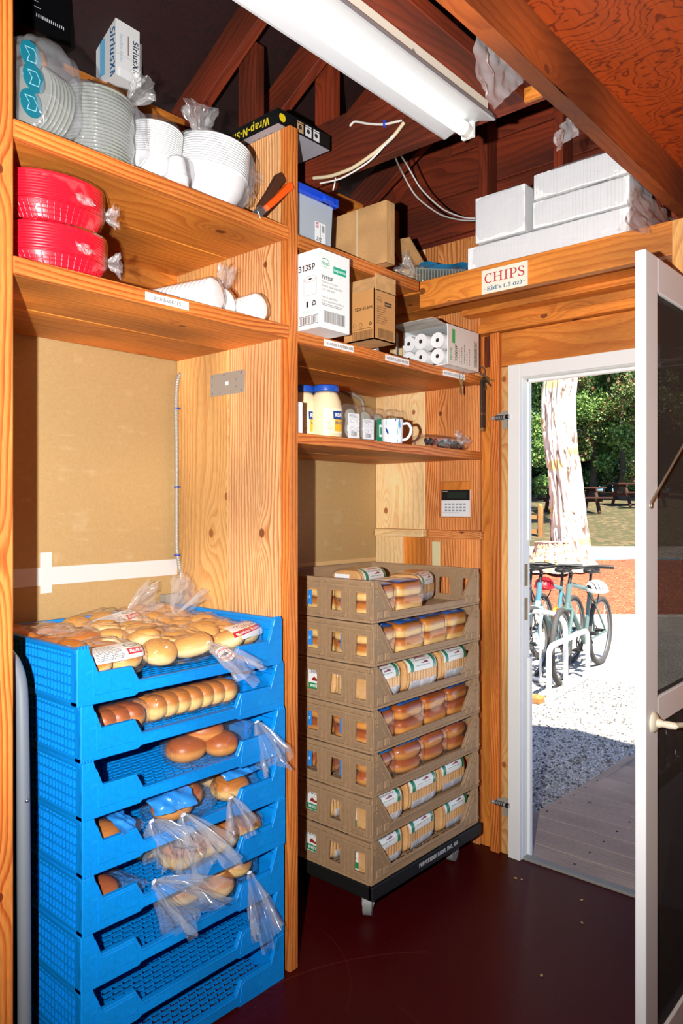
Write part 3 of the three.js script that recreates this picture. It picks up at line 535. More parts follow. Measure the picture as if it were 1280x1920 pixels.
{
  const d = thing('tray_dolly', 'black wheeled dolly with white lettering under the tan trays', 'dolly', [TX, 0, TZ]);
  obj('deck', [bx(TL + 0.02, 0.048, 0.02, TL / 2, 0.127, 0.002, 0.004), bx(TL + 0.02, 0.048, 0.02, TL / 2, 0.127, -TD, 0.004), bx(0.02, 0.048, TD + 0.02, 0, 0.127, -TD / 2, 0.004), bx(0.02, 0.048, TD + 0.02, TL, 0.127, -TD / 2, 0.004), bx(TL, 0.02, TD, TL / 2, 0.138, -TD / 2)], std(0x131313, 0.55), d);
  const lt = canvasTex(512, 64, (g, w, h) => { g.fillStyle = '#131313'; g.fillRect(0, 0, w, h); txt(g, 'PEPPERIDGE FARM, INC. MA', 8, 48, 44, '#dedede', { bold: true, sx: 0.78 }); });
  obj('lettering', new THREE.PlaneGeometry(0.29, 0.03).translate(0.4, 0.13, 0.0126), mapped(lt, 0.6), d);
  for (const [x, z] of [[0.075, -0.075], [TL - 0.075, -0.075], [0.075, -TD + 0.075], [TL - 0.075, -TD + 0.075]]) {
    const c = new THREE.Group(); c.name = 'caster'; c.position.set(x, 0, z); c.rotation.y = x < 0.2 ? 0.55 : 0.25; d.add(c);
    obj('wheel', [new THREE.CylinderGeometry(0.042, 0.042, 0.03, 28).rotateX(Math.PI / 2).translate(0, 0.042, 0), new THREE.CylinderGeometry(0.03, 0.03, 0.033, 20).rotateX(Math.PI / 2).translate(0, 0.042, 0)], std(0x8b8b86, 0.5), c);
    obj('fork', [bx(0.03, 0.06, 0.003, 0, 0.065, 0.019), bx(0.03, 0.06, 0.003, 0, 0.065, -0.019), bx(0.05, 0.006, 0.05, 0, 0.098, 0), rod([0, 0.042, -0.022], [0, 0.042, 0.022], 0.006)], M.galv, c);
  }
}

// ---------- blue bread trays ----------
const BL = 0.672, BD = 0.555, BP = 0.1375, BX = 0.913, BZ = -1.64;
M.blue = mapped(specks([0, 136, 220], [[[0, 120, 204], 0.6, 6, 0.4], [[70, 160, 220], 0.88, 90, 0.35]], 641, 256), 0.42);
const blueTray = (() => {
  const P = BP, L = BL, S = (s) => s * L;
  const outl = [[0, 0], [S(0.235), 0], [S(0.25), 0.006], [S(0.72), 0.006], [S(0.735), 0], [L, 0], [L, P], [S(0.955), P], [S(0.925), 0.55 * P], [S(0.745), 0.55 * P], [S(0.715), 0.26 * P], [S(0.255), 0.26 * P], [S(0.222), 0.55 * P], [S(0.075), 0.55 * P], [S(0.045), P], [0, P]];
  const fr = [extr(outl, 0.011, 0.0015).translate(0, 0, -0.011)];
  // raised panels on both shoulders and tabs on the corner posts
  fr.push(extr([[S(0.06), 0.022], [S(0.2), 0.022], [S(0.232), 0.014], [S(0.222), 0.45 * P], [S(0.21), 0.5 * P], [S(0.085), 0.5 * P], [S(0.055), 0.86 * P]], 0.003, 0.001).translate(0, 0, -0.0005));
  fr.push(extr([[S(0.94), 0.022], [S(0.945), 0.86 * P], [S(0.915), 0.5 * P], [S(0.76), 0.5 * P], [S(0.745), 0.45 * P], [S(0.735), 0.014], [S(0.77), 0.022]], 0.003, 0.001).translate(0, 0, -0.0005));
  for (const x of [0.003, 0.011, 0.019, 0.027]) for (const k of [0, 1]) fr.push(bx(0.005, 0.012, 0.008, k ? L - x - 0.002 : x + 0.002, P + 0.001, -0.004, 0.0015));
  fr.push(bx(L * 0.47, 0.004, 0.016, L * 0.485, 0.26 * P, -0.004, 0.0015));
  const sd = [bx(0.003, P - 0.004, BD, 0.008, P / 2, -BD / 2), bx(0.016, 0.012, BD - 0.012, 0.006, P - 0.006, -BD / 2, 0.002), bx(0.014, 0.012, BD, 0.006, 0.006, -BD / 2, 0.002), bx(0.012, P, 0.028, 0.005, P / 2, -0.014, 0.002), bx(0.012, P, 0.02, 0.005, P / 2, -BD + 0.01, 0.002), bx(0.012, P, 0.012, 0.004, P / 2, -BD / 2)];
  for (let k = 0; k < 30; k++) sd.push(bx(0.008, P - 0.02, 0.0035, 0.004, P / 2, -0.045 - k * 0.0165));
  for (let k = 0; k < 5; k++) sd.push(bx(0.0095, 0.0035, BD - 0.03, 0.0045, 0.026 + k * 0.0225, -BD / 2));
  const left = merge(sd), right = merge([bx(0.008, P - 0.004, BD, L - 0.006, P / 2, -BD / 2), bx(0.016, 0.012, BD - 0.012, L - 0.006, P - 0.006, -BD / 2, 0.002), bx(0.012, P, 0.028, L - 0.005, P / 2, -0.014, 0.002), bx(0.012, 0.003, BD - 0.05, L - 0.012, P * 0.72, -BD / 2), bx(0.012, 0.003, BD - 0.05, L - 0.012, P * 0.35, -BD / 2), bx(0.012, P - 0.02, 0.004, L - 0.012, P / 2, -BD * 0.3), bx(0.012, P - 0.02, 0.004, L - 0.012, P / 2, -BD * 0.65)]);
  const bk = [bx(L, P * 0.94, 0.006, L / 2, P * 0.47, -BD + 0.004), bx(L, 0.01, 0.014, L / 2, P * 0.94 - 0.005, -BD + 0.006, 0.002)];
  for (let k = 0; k < 24; k++) bk.push(bx(0.004, P * 0.9, 0.006, 0.03 + k * 0.0265, P * 0.46, -BD + 0.01));
  const fl = [], f = 0.008;
  for (let k = 0; k < 25; k++) for (let i = -1; i < 22; i++) { const z = -0.02 - k * 0.0214, x = i * 0.031 + (k * 0.0214 * 0.55) % 0.031 + 0.012, x0 = Math.max(0.01, x), x1 = Math.min(L - 0.01, x + 0.0245); if (x1 - x0 > 0.003) fl.push(bx(x1 - x0, 0.004, 0.0125, (x0 + x1) / 2, f + 0.003, z)); }
  for (let k = -14; k < 34; k++) { // slanted bars below the slats, clipped to the floor
    const x0 = k * 0.031, a = v3(x0, f - 0.002, -0.012), b = v3(x0 + BD * 0.55, f - 0.002, -BD + 0.012), t0 = Math.max(0, (0.01 - a.x) / (b.x - a.x)), t1 = Math.min(1, (L - 0.01 - a.x) / (b.x - a.x));
    if (t1 > t0) { const p = a.clone().lerp(b, t0), q = a.clone().lerp(b, t1), m = p.clone().add(q).multiplyScalar(0.5); fl.push(bx(p.distanceTo(q), 0.008, 0.004).rotateY(Math.atan2(BD - 0.024, BD * 0.55)).translate(m.x, m.y, m.z)); }
  }
  fl.push(bx(L - 0.01, 0.006, 0.02, L / 2, f, -0.016), bx(L - 0.01, 0.006, 0.02, L / 2, f, -BD + 0.014), bx(L - 0.01, 0.008, 0.014, L / 2, f, -BD / 2));
  return { front: merge(fr), left, right, back: merge(bk), floor: merge(fl) };
})();
const blueAt = [];
for (let k = 0; k < 8; k++) {
  const y = (7 - k) * BP, jx = [0, 0.012, 0.012, 0.014, 0.012, 0.01, 0.012, 0.01][k], jz = [0, -0.004, 0.002, 0, 0.003, 0.0, -0.002, 0][k];
  const t = thing('bread_tray', 'bright blue plastic bread tray, ' + ORD[k] + ' of its stack by the partition', 'bread tray', [BX + jx, y, BZ + jz], 0, 'stacked blue bread trays');
  obj('front_wall', blueTray.front, M.blue, t); obj('side_wall', blueTray.left, M.blue, t); obj('side_wall', blueTray.right, M.blue, t); obj('back_wall', blueTray.back, M.blue, t); obj('floor_grid', blueTray.floor, M.blue, t);
  blueAt.push(v3(BX + jx, y + 0.0145, BZ + jz));
}
// bags of rolls in the top blue tray
const bulkBag = [0, 1, 2, 3].map((k) => crumple(sq(0.108, 0.037, 0.1, 0.45, 0.5, { np: 46, nt: 76 }), 0.005, 24, k * 7 + 2, 0.013));
const bulkLab = [0, 1].map((k) => patch(0.1, 0.036, 0.096, 0.5, 0.55, -0.5, 0.6, 0.3, 1.5, 0.006, k));
function makeBulk(k, label, group, lab) {
  const t = thing('roll_bag', label, 'rolls', [0, 0, 0], 0, group);
  [[-0.048, 0.046], [0.05, 0.044], [-0.05, -0.045], [0.047, -0.046]].forEach(([x, z], i) => { const m = obj('roll', rollGeo[(i + k) % 3], k % 3 ? M.bunPale : M.bunGold, t); m.position.set(x + 0.006 * Math.sin(i * 5 + k * 3), 0.031 + 0.006 * ((i * 7 + k * 3) % 3), z); m.rotation.set(0.25 * Math.sin(k * 2.3 + i), i * 1.9 + k, 0.25 * Math.cos(k * 1.7 + i * 2)); m.scale.set(1.0 + 0.06 * ((i + k) % 3), 1.05, 0.96); });
  obj('bag', bulkBag[k % 4], M.film, t).position.y = 0.036;
  if (lab) obj('label', bulkLab[k % 2], lab, t).position.y = 0.037;
  return t;
}
{
  const o = blueAt[0], spots = [[0.125, -0.13, 0.012, 0.1, 0.05, 1], [0.34, -0.125, 0.022, -0.12, 0.1, 0], [0.55, -0.135, 0.02, 0.25, 0.1, 2], [0.12, -0.33, 0.03, 0.3, 0, 0], [0.335, -0.325, 0.034, -0.2, 0, 0], [0.55, -0.335, 0.03, 0.1, 0, 0], [0.12, -0.47, 0.03, 0, 0, 0], [0.345, -0.475, 0.04, 0.2, 0, 1], [0.54, -0.47, 0.04, -0.2, 0.1, 0]];
  spots.forEach(([x, z, dy, turn, tilt, lab], i) => {
    const b = makeBulk(i, lab === 1 && i === 0 ? 'bag of pale round rolls with a printed ingredients label in the top blue tray' : lab === 2 ? 'bag of round rolls with a red banner label in the top blue tray' : lab === 1 ? 'bag of round rolls with a tipped white label in the top blue tray' : 'clear bag of round rolls ' + ['', 'at the front middle', '', 'mid-way along the post side', 'in the very middle', 'mid-way along the partition side', 'in the post-side back corner', '', 'in the partition-side back corner'][i] + ' of the top blue tray', lab ? undefined : 'bags of rolls in the top blue tray', lab === 1 ? M.lIngr : lab === 2 ? M.lBulkie : null);
    b.position.set(o.x + x, o.y + 0.024 + dy * 0.7, o.z + z); b.rotation.set(tilt, turn, i === 7 ? 0.12 : 0, 'YXZ');
    if (i === 1) { const m = addTail(b, [0.08, 0.05, 0.09], [0.35, -0.35, 1], 0.15, 0.03, 41, 0.6); obj('printed_band', grid(12, 3, (u, v) => { const tt = u * 6.28; return [0.098 + 0.024 * Math.cos(tt), 0.036 + 0.014 * Math.sin(tt) - v * 0.008, 0.137 + v * 0.024]; }), M.lBulkie, m); }
    if (i === 5) addTail(b, [0.02, 0.07, -0.06], [0.3, 0.5, 0.2], 0.1, 0.045, 43, 0.5);
    if (i === 7) addTail(b, [0.1, 0.05, 0.02], [1, 0.35, 0.3], 0.1, 0.04, 44, 0.5);
  });
}
// braided-looking rows of joined rolls
const fingerGeo = [0, 1, 2].map((k) => sq(0.034, 0.036, 0.05, 0.7, 0.8, { np: 12, nt: 22, yuv: true, wob: 0.06, fr: 18, seed: 20 + k }));
function rollRow(n, label, mat, tray, x, z, turn, group, dy = 0) {
  const t = thing('roll_loaf', label, 'rolls', [blueAt[tray].x + x, blueAt[tray].y + dy, blueAt[tray].z + z], turn, group), w = 0.043;
  for (let i = 0; i < n; i++) { const m = obj('roll', fingerGeo[i % 3], mat, t); m.position.set((i - (n - 1) / 2) * w, 0.037, 0); m.rotation.y = 0.5; }
  const b = obj('bag', crumple(sq(n * w / 2 + 0.018, 0.042, 0.056, 0.3, 0.6, { np: 70, nt: 56 }), 0.003, 26, n * 3 + tray, 0.011), M.film, t); b.position.y = 0.0415;
  return t;
}
rollRow(4, 'bagged row of glazed brown rolls by the corner post of the second blue tray', M.bunDark, 1, 0.135, -0.12, 0.06);
rollRow(7, 'long bagged row of joined golden rolls in the second blue tray', M.bunGold, 1, 0.42, -0.15, 0.02);
// round glazed rolls, single bags with tied mouths hanging over the tray front
const bigRoll = [0, 1].map((k) => sq(0.058, 0.036, 0.052, 0.85, 0.9, { np: 16, nt: 26, yuv: true, wob: 0.05, fr: 12, seed: 30 + k }));
function roundBag(tray, label, mat, rolls, neck, dir, len, wid, seed, flat) {
  const p = blueAt[tray], t = thing('roll_bag', label, 'rolls', [p.x, p.y, p.z]);
  rolls.forEach(([x, y, z], i) => { const m = obj('roll', bigRoll[i % 2], mat, t); m.position.set(x, y, z); m.rotation.y = i * 1.3; });
  const c = rolls.reduce((s, r) => [s[0] + r[0], s[1] + r[1], s[2] + r[2]], [0, 0, 0]).map((v) => v / rolls.length), ex = [0, 1, 2].map((i) => Math.max(...rolls.map((r) => Math.abs(r[i] - c[i]))));
  const N = v3(...neck).sub(v3(...c)), g = sq(ex[0] + 0.064, ex[1] + 0.04, ex[2] + 0.058, 0.6, 0.65, { np: 46, nt: 70 }), P = g.attributes.position, nd = N.clone().normalize(), reach = N.length();
  for (let i = 0; i < P.count; i++) { const q = v3(P.getX(i), P.getY(i), P.getZ(i)), k = Math.pow(Math.max(0, q.clone().normalize().dot(nd)), 6); q.lerp(N, k * 0.97); P.setXYZ(i, q.x, Math.max(q.y, 0.002 - c[1]), q.z); }
  obj('bag', crumple(g, 0.003, 26, seed, 0.013).translate(...c), M.film, t);
  addTail(t, neck, dir, len, wid, seed, flat);
  return t;
}
roundBag(2, 'tied bag of three shiny brown rolls, its mouth hanging out of the third blue tray', M.bunDark, [[0.40, 0.037, -0.13], [0.50, 0.037, -0.1], [0.47, 0.075, -0.14]], [0.575, 0.098, -0.02], [0.22, -0.85, 0.32], 0.13, 0.052, 61, 0.5);
{
  const b = roundBag(3, 'tied bag of rolls with blue print at the corner of the fourth blue tray', M.bunGold, [[0.085, 0.037, -0.08], [0.085, 0.04, -0.19]], [0.2, 0.06, -0.01], [0.45, -0.75, 0.3], 0.1, 0.05, 71, 0.5);
  obj('printed_panel', sq(0.09, 0.05, 0.1, 0.7, 0.7, { p0: 0.05, p1: 0.8, t0: -0.5, t1: 1.3, np: 18, nt: 18, off: 0.006, wob: 0.12, fr: 30, ridge: 0.12 }).translate(0.085, 0.037, -0.1), M.lBluePlain, b);
  const c = roundBag(3, 'tied bag of tan rolls with blue print in the middle of the fourth blue tray', M.bunDark, [[0.33, 0.037, -0.1], [0.4, 0.04, -0.14], [0.37, 0.075, -0.15]], [0.29, 0.052, 0.004], [0.35, -0.85, 0.25], 0.15, 0.06, 73, 0.5);
  obj('printed_panel', sq(0.1, 0.05, 0.09, 0.7, 0.7, { p0: -0.9, p1: 0.1, t0: -0.3, t1: 1.4, np: 18, nt: 18, off: 0.01, wob: 0.12, fr: 30, ridge: 0.12 }).translate(0.33, 0.04, -0.12), M.lBluePlain, c);
  const d = roundBag(3, 'tied bag of rolls with blue print by the partition in the fourth blue tray', M.bunGold, [[0.53, 0.037, -0.09], [0.56, 0.04, -0.2]], [0.455, 0.05, 0.004], [0.1, -0.8, 0.35], 0.09, 0.05, 75, 0.5);
  obj('printed_panel', sq(0.1, 0.05, 0.1, 0.7, 0.7, { p0: -0.4, p1: 0.8, t0: -0.6, t1: 1.0, np: 18, nt: 18, off: 0.006, wob: 0.12, fr: 30, ridge: 0.12 }).translate(0.53, 0.045, -0.13), M.lBluePlain, d);
}
rollRow(7, 'long bagged row of joined golden rolls in the fifth blue tray', M.bunGold, 4, 0.47, -0.1, 0.05);
rollRow(6, 'second bagged row of golden rolls lying behind in the fifth blue tray', M.bunGold, 4, 0.42, -0.22, 0.0);
roundBag(4, 'tied bag of brown rolls by the corner post of the fifth blue tray', M.bunDark, [[0.08, 0.037, -0.08], [0.085, 0.037, -0.19]], [0.2, 0.045, 0.0], [0.55, -0.5, 0.3], 0.15, 0.06, 81, 0.5);
roundBag(5, 'tied bag of three golden rolls, its mouth hanging out of the sixth blue tray', M.bunGold, [[0.40, 0.037, -0.14], [0.49, 0.037, -0.1], [0.48, 0.078, -0.13], [0.58, 0.06, -0.12]], [0.545, 0.075, -0.015], [0.12, -0.9, 0.3], 0.16, 0.06, 91, 0.5);

// ---------- left bay ----------
const sticker = (w, h, draw, px = 512) => mapped(canvasTex(px, Math.round(px * h / w), draw), 0.5);
function decal(name, w, h, mat, parent, pos, rotY = 0) { const m = obj(name, new THREE.BoxGeometry(w, h, 0.0012), [M.white, M.white, M.white, M.white, mat, M.white], parent); m.position.set(...pos); m.rotation.y = rotY; return m; }
const xOn = (u, z) => at(u, 900, { z }).x;
M.clear = new THREE.MeshPhysicalMaterial({ color: 0xdfe2d8, transmission: 0.72, thickness: 0, roughness: 0.1, ior: 1.45, side: THREE.DoubleSide });
M.wrapClear = new THREE.MeshPhysicalMaterial({ color: 0xffffff, transmission: 1, thickness: 0, roughness: 0.06, ior: 1.45, side: THREE.DoubleSide });
M.poly = new THREE.MeshPhysicalMaterial({ color: 0xffffff, transmission: 0.78, thickness: 0, roughness: 0.2, ior: 1.5, side: THREE.DoubleSide });
M.foam = std(0xf4f3f0, 0.55); M.card = mapped(specks([196, 150, 98], [[[182, 136, 86], 0.6, 120, 0.3]], 701, 256), 0.75); M.red = std(0xe0142c, 0.28);
const lathe = (pts, n = 40) => new THREE.LatheGeometry(pts.map(([a, b]) => new THREE.Vector2(a, b)), n);

// red serving baskets, nested and wrapped
{
  const basketGeo = (() => {
    const g = [lathe([[0.55, 0.001], [0.74, 0.002], [0.82, 0.012], [0.95, 0.046], [1.0, 0.047], [1.0, 0.051], [0.93, 0.05], [0.8, 0.014], [0.55, 0.005]], 48).scale(0.12, 1, 0.075)];
    for (let k = 0; k < 44; k++) { const t = k / 44 * 6.283, a = v3(Math.cos(t) * 0.12 * 0.8, 0.008, Math.sin(t) * 0.075 * 0.8), b = v3(Math.cos(t) * 0.12 * 0.965, 0.045, Math.sin(t) * 0.075 * 0.965); g.push(rod(a, b, 0.0022, 0.0022, 5)); }
    for (const [q, y] of [[0.86, 0.018], [0.905, 0.029], [0.94, 0.038]]) { const e = []; for (let k = 0; k < 40; k++) { const t = k / 40 * 6.283; e.push([Math.cos(t) * 0.12 * q, y, Math.sin(t) * 0.075 * q]); } g.push(tube(e, 0.0018, 60, 5, true)); }
    return merge(g);
  })();
  const rimGeo = lathe([[0.955, 0.03], [1.0, 0.045], [1.005, 0.049], [0.97, 0.05], [0.94, 0.036]], 48).scale(0.12, 1, 0.075);
  const bundle = (label, x, y, z, turn, n, seed) => {
    const t = thing('basket_bundle', label, 'baskets', [x, y, z], turn);
    for (let k = 0; k < n; k++) obj('basket', k === 0 ? basketGeo : rimGeo, M.red, t).position.y = k * 0.0068;
    const H = 0.05 + (n - 1) * 0.0068, g = lathe([[0.5, -0.001], [0.76, 0], [0.86, 0.012], [1.0, 0.045], [1.015, 0.06], [1.02, H - 0.01], [1.0, H + 0.002], [0.7, H - 0.003], [0.01, H - 0.006]].map(([a, b]) => [a, b]), 70);
    obj('wrap', crumple(g.scale(0.123, 1, 0.078), 0.0012, 40, seed, 0.0022), M.wrapClear, t);
    addFrill(t, [0.123, H * 0.55, 0.02], [1, 0.15, 0.25], 0.03, 0.016, seed);
    addFrill(t, [0.03, H * 0.5, 0.08], [0.2, 0.5, 1], 0.016, 0.012, seed + 4);
  };
  var addFrill = function (parent, p, dir, len, wid, seed) { const g = tailGeo(len, wid, seed, 0.5); g.applyQuaternion(new THREE.Quaternion().setFromUnitVectors(v3(0, 1, 0), v3(...dir).normalize())); g.translate(...p); return obj('wrap_end', g, tailMat, parent); };
  bundle('wrapped stack of red plastic baskets lying directly on the shelf board', 0.925, 2.0, -1.755, -0.12, 11, 3);
  bundle('wrapped stack of red plastic baskets resting on top of another stack', 0.922, 2.122, -1.76, -0.08, 11, 8);
  bundle('wrapped stack of red plastic baskets tucked behind the two tall stacks', 0.985, 2.0, -1.94, 0.1, 9, 13);
}
// white cups in sleeves on the same shelf
const cupGeo = lathe([[0.028, 0], [0.03, 0.001], [0.041, 0.1], [0.044, 0.101], [0.044, 0.105], [0.0405, 0.1055], [0.025, 0.108], [0.001, 0.109]], 32);
function cupSleeve(label, mouth, back, n, s, seed) {
  const t = thing('cup_sleeve', label, 'cups', mouth), d = v3(...back).sub(v3(...mouth)), len = d.length(), q = new THREE.Quaternion().setFromUnitVectors(v3(0, -1, 0), d.clone().normalize());
  for (let k = 0; k < n; k++) { const m = obj('cup', cupGeo, M.foam, t); m.scale.setScalar(s); m.quaternion.copy(q); m.position.copy(d.clone().normalize().multiplyScalar(0.105 * s + (len - 0.105 * s) * k / Math.max(1, n - 1))); }
  const g = lathe([[0.001, 0.012], [0.6, 0.011], [1.02, 0.004], [1.05, -0.01], [0.98, -len * 0.5], [0.86, -len], [0.4, -len - 0.015], [0.01, -len - 0.02]].map(([a, b]) => [a * 0.046 * s, b]), 40);
  const m = obj('wrap', crumple(g, 0.0012, 36, seed, 0.003), M.film, t); m.quaternion.copy(q);
  return t;
}
cupSleeve('sleeve of stacked white foam cups lying behind the basket label', [1.372, 2.052, -1.70], [1.29, 2.046, -2.06], 16, 1.08, 5);
{ const t = cupSleeve('short sleeve of white cups under a crinkled bag end', [1.44, 2.048, -1.735], [1.43, 2.044, -2.0], 9, 1.0, 7); addFrill(t, [0.01, 0.04, -0.02], [0.1, 1, 0.1], 0.075, 0.022, 9); }
cupSleeve('sleeve of white cups with its mouth beside the partition', [1.533, 2.045, -1.69], [1.525, 2.04, -1.98], 12, 0.95, 11);
// foodservice stock on the top shelf
const lidGeo = lathe([[0.001, 0.004], [0.075, 0.004], [0.08, 0.001], [0.088, 0], [0.094, 0.003], [0.096, 0.0075], [0.09, 0.007], [0.084, 0.006], [0.001, 0.0065]], 44);
{
  const t = thing('lid_bag', 'bag of clear plastic lids with teal printed discs beside the post', 'lids', [0.865, 2.305, -1.755], 0.3);
  for (let k = 0; k < 7; k++) { const m = obj('lid', lidGeo, M.clear, t); m.position.set(-0.03 + k * 0.012, 0.1, 0); m.rotation.z = 1.45; m.scale.setScalar(0.98); }
  obj('bag', crumple(sq(0.08, 0.125, 0.1, 0.5, 0.7, { np: 36, nt: 48 }), 0.006, 16, 21, 0.014).translate(0, 0.125, 0), M.filmSoft, t);
  const teal = sticker(0.06, 0.06, (g, w, h) => { g.fillStyle = '#0d6f82'; g.fillRect(0, 0, w, h); g.strokeStyle = '#9ed4dc'; g.lineWidth = 14; g.beginPath(); g.moveTo(130, 380); g.lineTo(130, 170); g.lineTo(256, 110); g.lineTo(380, 170); g.lineTo(380, 380); g.lineTo(256, 300); g.closePath(); g.stroke(); });
  for (const y of [0.055, 0.11, 0.165]) obj('printed_disc', new THREE.CylinderGeometry(0.031, 0.031, 0.002, 28).rotateX(Math.PI / 2).rotateZ(0.2).translate(-0.082, y, 0.085 - Math.abs(y - 0.11) * 0.15), [teal, teal, teal], t);
}
{
  const t = thing('lid_bag', 'bag of a tall stack of clear plastic lids beside the white bowls', 'lids', [1.035, 2.305, -1.76], 0);
  for (let k = 0; k < 21; k++) { const m = obj('lid', lidGeo, M.clear, t); m.position.set(0.002 * Math.sin(k), k * 0.0088, 0); m.rotation.z = -0.06; m.scale.setScalar(0.97); }
  obj('bag', crumple(sq(0.104, 0.104, 0.104, 0.4, 0.75, { np: 36, nt: 52 }), 0.005, 20, 31, 0.013).translate(0, 0.104, 0), M.filmSoft, t);
  addFrill(t, [0.06, 0.19, 0.06], [0.6, 0.8, 0.3], 0.07, 0.03, 33);
}
const bowlGeo = lathe([[0.001, 0], [0.05, 0], [0.06, 0.008], [0.078, 0.05], [0.083, 0.082], [0.088, 0.085], [0.088, 0.0885], [0.082, 0.0885], [0.075, 0.052], [0.056, 0.01], [0.001, 0.004]], 40);
{
  const t = thing('bowl_stack', 'tall stack of white foam bowls between the clear lids and bagged bowls', 'bowls', [1.205, 2.305, -1.775], 0);
  for (let k = 0; k < 15; k++) { const m = obj('bowl', bowlGeo, M.foam, t); m.position.set(0.0008 * k, 0.002 + k * 0.0062, 0); m.rotation.z = -0.04; m.scale.set(0.92, 1, 0.92); }
  obj('wrap', crumple(lathe([[0.001, 0.2], [0.06, 0.198], [0.086, 0.185], [0.088, 0.1], [0.086, 0.004], [0.001, 0.002]], 48), 0.0015, 26, 41, 0.004), M.film, t);
  const c = thing('cup_bundle', 'small wrapped bundle of white cups in front of the foam bowls', 'cups', [1.222, 2.305, -1.672], 0);
  for (let k = 0; k < 4; k++) { const m = obj('cup', cupGeo, M.foam, c); m.scale.set(0.72, 0.5, 0.72); m.rotation.x = Math.PI; m.position.set(0, 0.058 + k * 0.006, 0); }
  obj('wrap', crumple(sq(0.036, 0.041, 0.036, 0.7, 0.8, { np: 22, nt: 28 }), 0.001, 50, 4, 0.003).translate(0, 0.041, 0), M.filmSoft, c);
}
{
  const t = thing('bowl_bag', 'clear knotted bag of white bowls near the knives', 'bowls', [1.395, 2.305, -1.755], 0);
  for (let k = 0; k < 13; k++) { const m = obj('bowl', bowlGeo, M.foam, t); m.scale.set(1.2, 1.15, 1.2); m.rotation.set(0.12, 0, -0.1); m.position.set(0.0005 * k - 0.004, 0.012 + k * 0.0068, 0.0004 * k); }
  obj('bag', crumple(sq(0.122, 0.112, 0.115, 0.6, 0.75, { np: 36, nt: 52 }), 0.004, 18, 51, 0.012).translate(0, 0.112, 0), M.filmSoft, t);
  addFrill(t, [-0.07, 0.19, 0.05], [-0.1, 1, 0.1], 0.075, 0.045, 53); addFrill(t, [0.09, 0.15, 0.02], [0.8, -0.1, -0.1], 0.08, 0.04, 55);
}
{ // knives pushed in between shelf and partition
  const a = at(487, 392, { z: -1.652 }), b = at(527, 330, { z: -1.652 }), c = at(497, 391, { z: -1.64 }), d = at(545, 347, { z: -1.64 });
  const knife = (label, p, q, w, th, mat, riv) => {
    const t = thing('kitchen_knife', label, 'knife', p.toArray()), v = q.clone().sub(p), L = v.length(), ang = Math.atan2(v.y, v.x);
    const g = extr([[0, -w * 0.42], [L * 0.3, -w * 0.5], [L * 0.8, -w * 0.5], [L * 0.97, -w * 0.62], [L, -w * 0.2], [L, w * 0.4], [L * 0.9, w * 0.58], [L * 0.5, w * 0.44], [0, w * 0.42]], th, 0.003).translate(0, 0, -th / 2);
    obj('handle', g, mat, t); if (riv) for (const s of [0.16, 0.5, 0.82]) obj('rivet', new THREE.CylinderGeometry(0.004, 0.004, th + 0.003, 12).rotateX(Math.PI / 2).translate(L * s, 0, 0), std(0xc9a35a, 0.3, { metalness: 0.9 }), t);
    obj('blade', extr([[0.002, -w * 0.5], [0.002, w * 0.4], [-0.034, w * 0.5], [-0.04, -w * 0.5]], 0.0015, 0.0003), M.steel, t);
    t.rotation.z = ang;
  };
  const wood = std(0x4a2a1a, 0.45);
  knife('kitchen knife with a dark riveted wooden handle', a, b, 0.028, 0.016, wood, true);
  knife('kitchen knife with a bright orange handle', c, d, 0.02, 0.016, std(0xff5a14, 0.35), false);
}
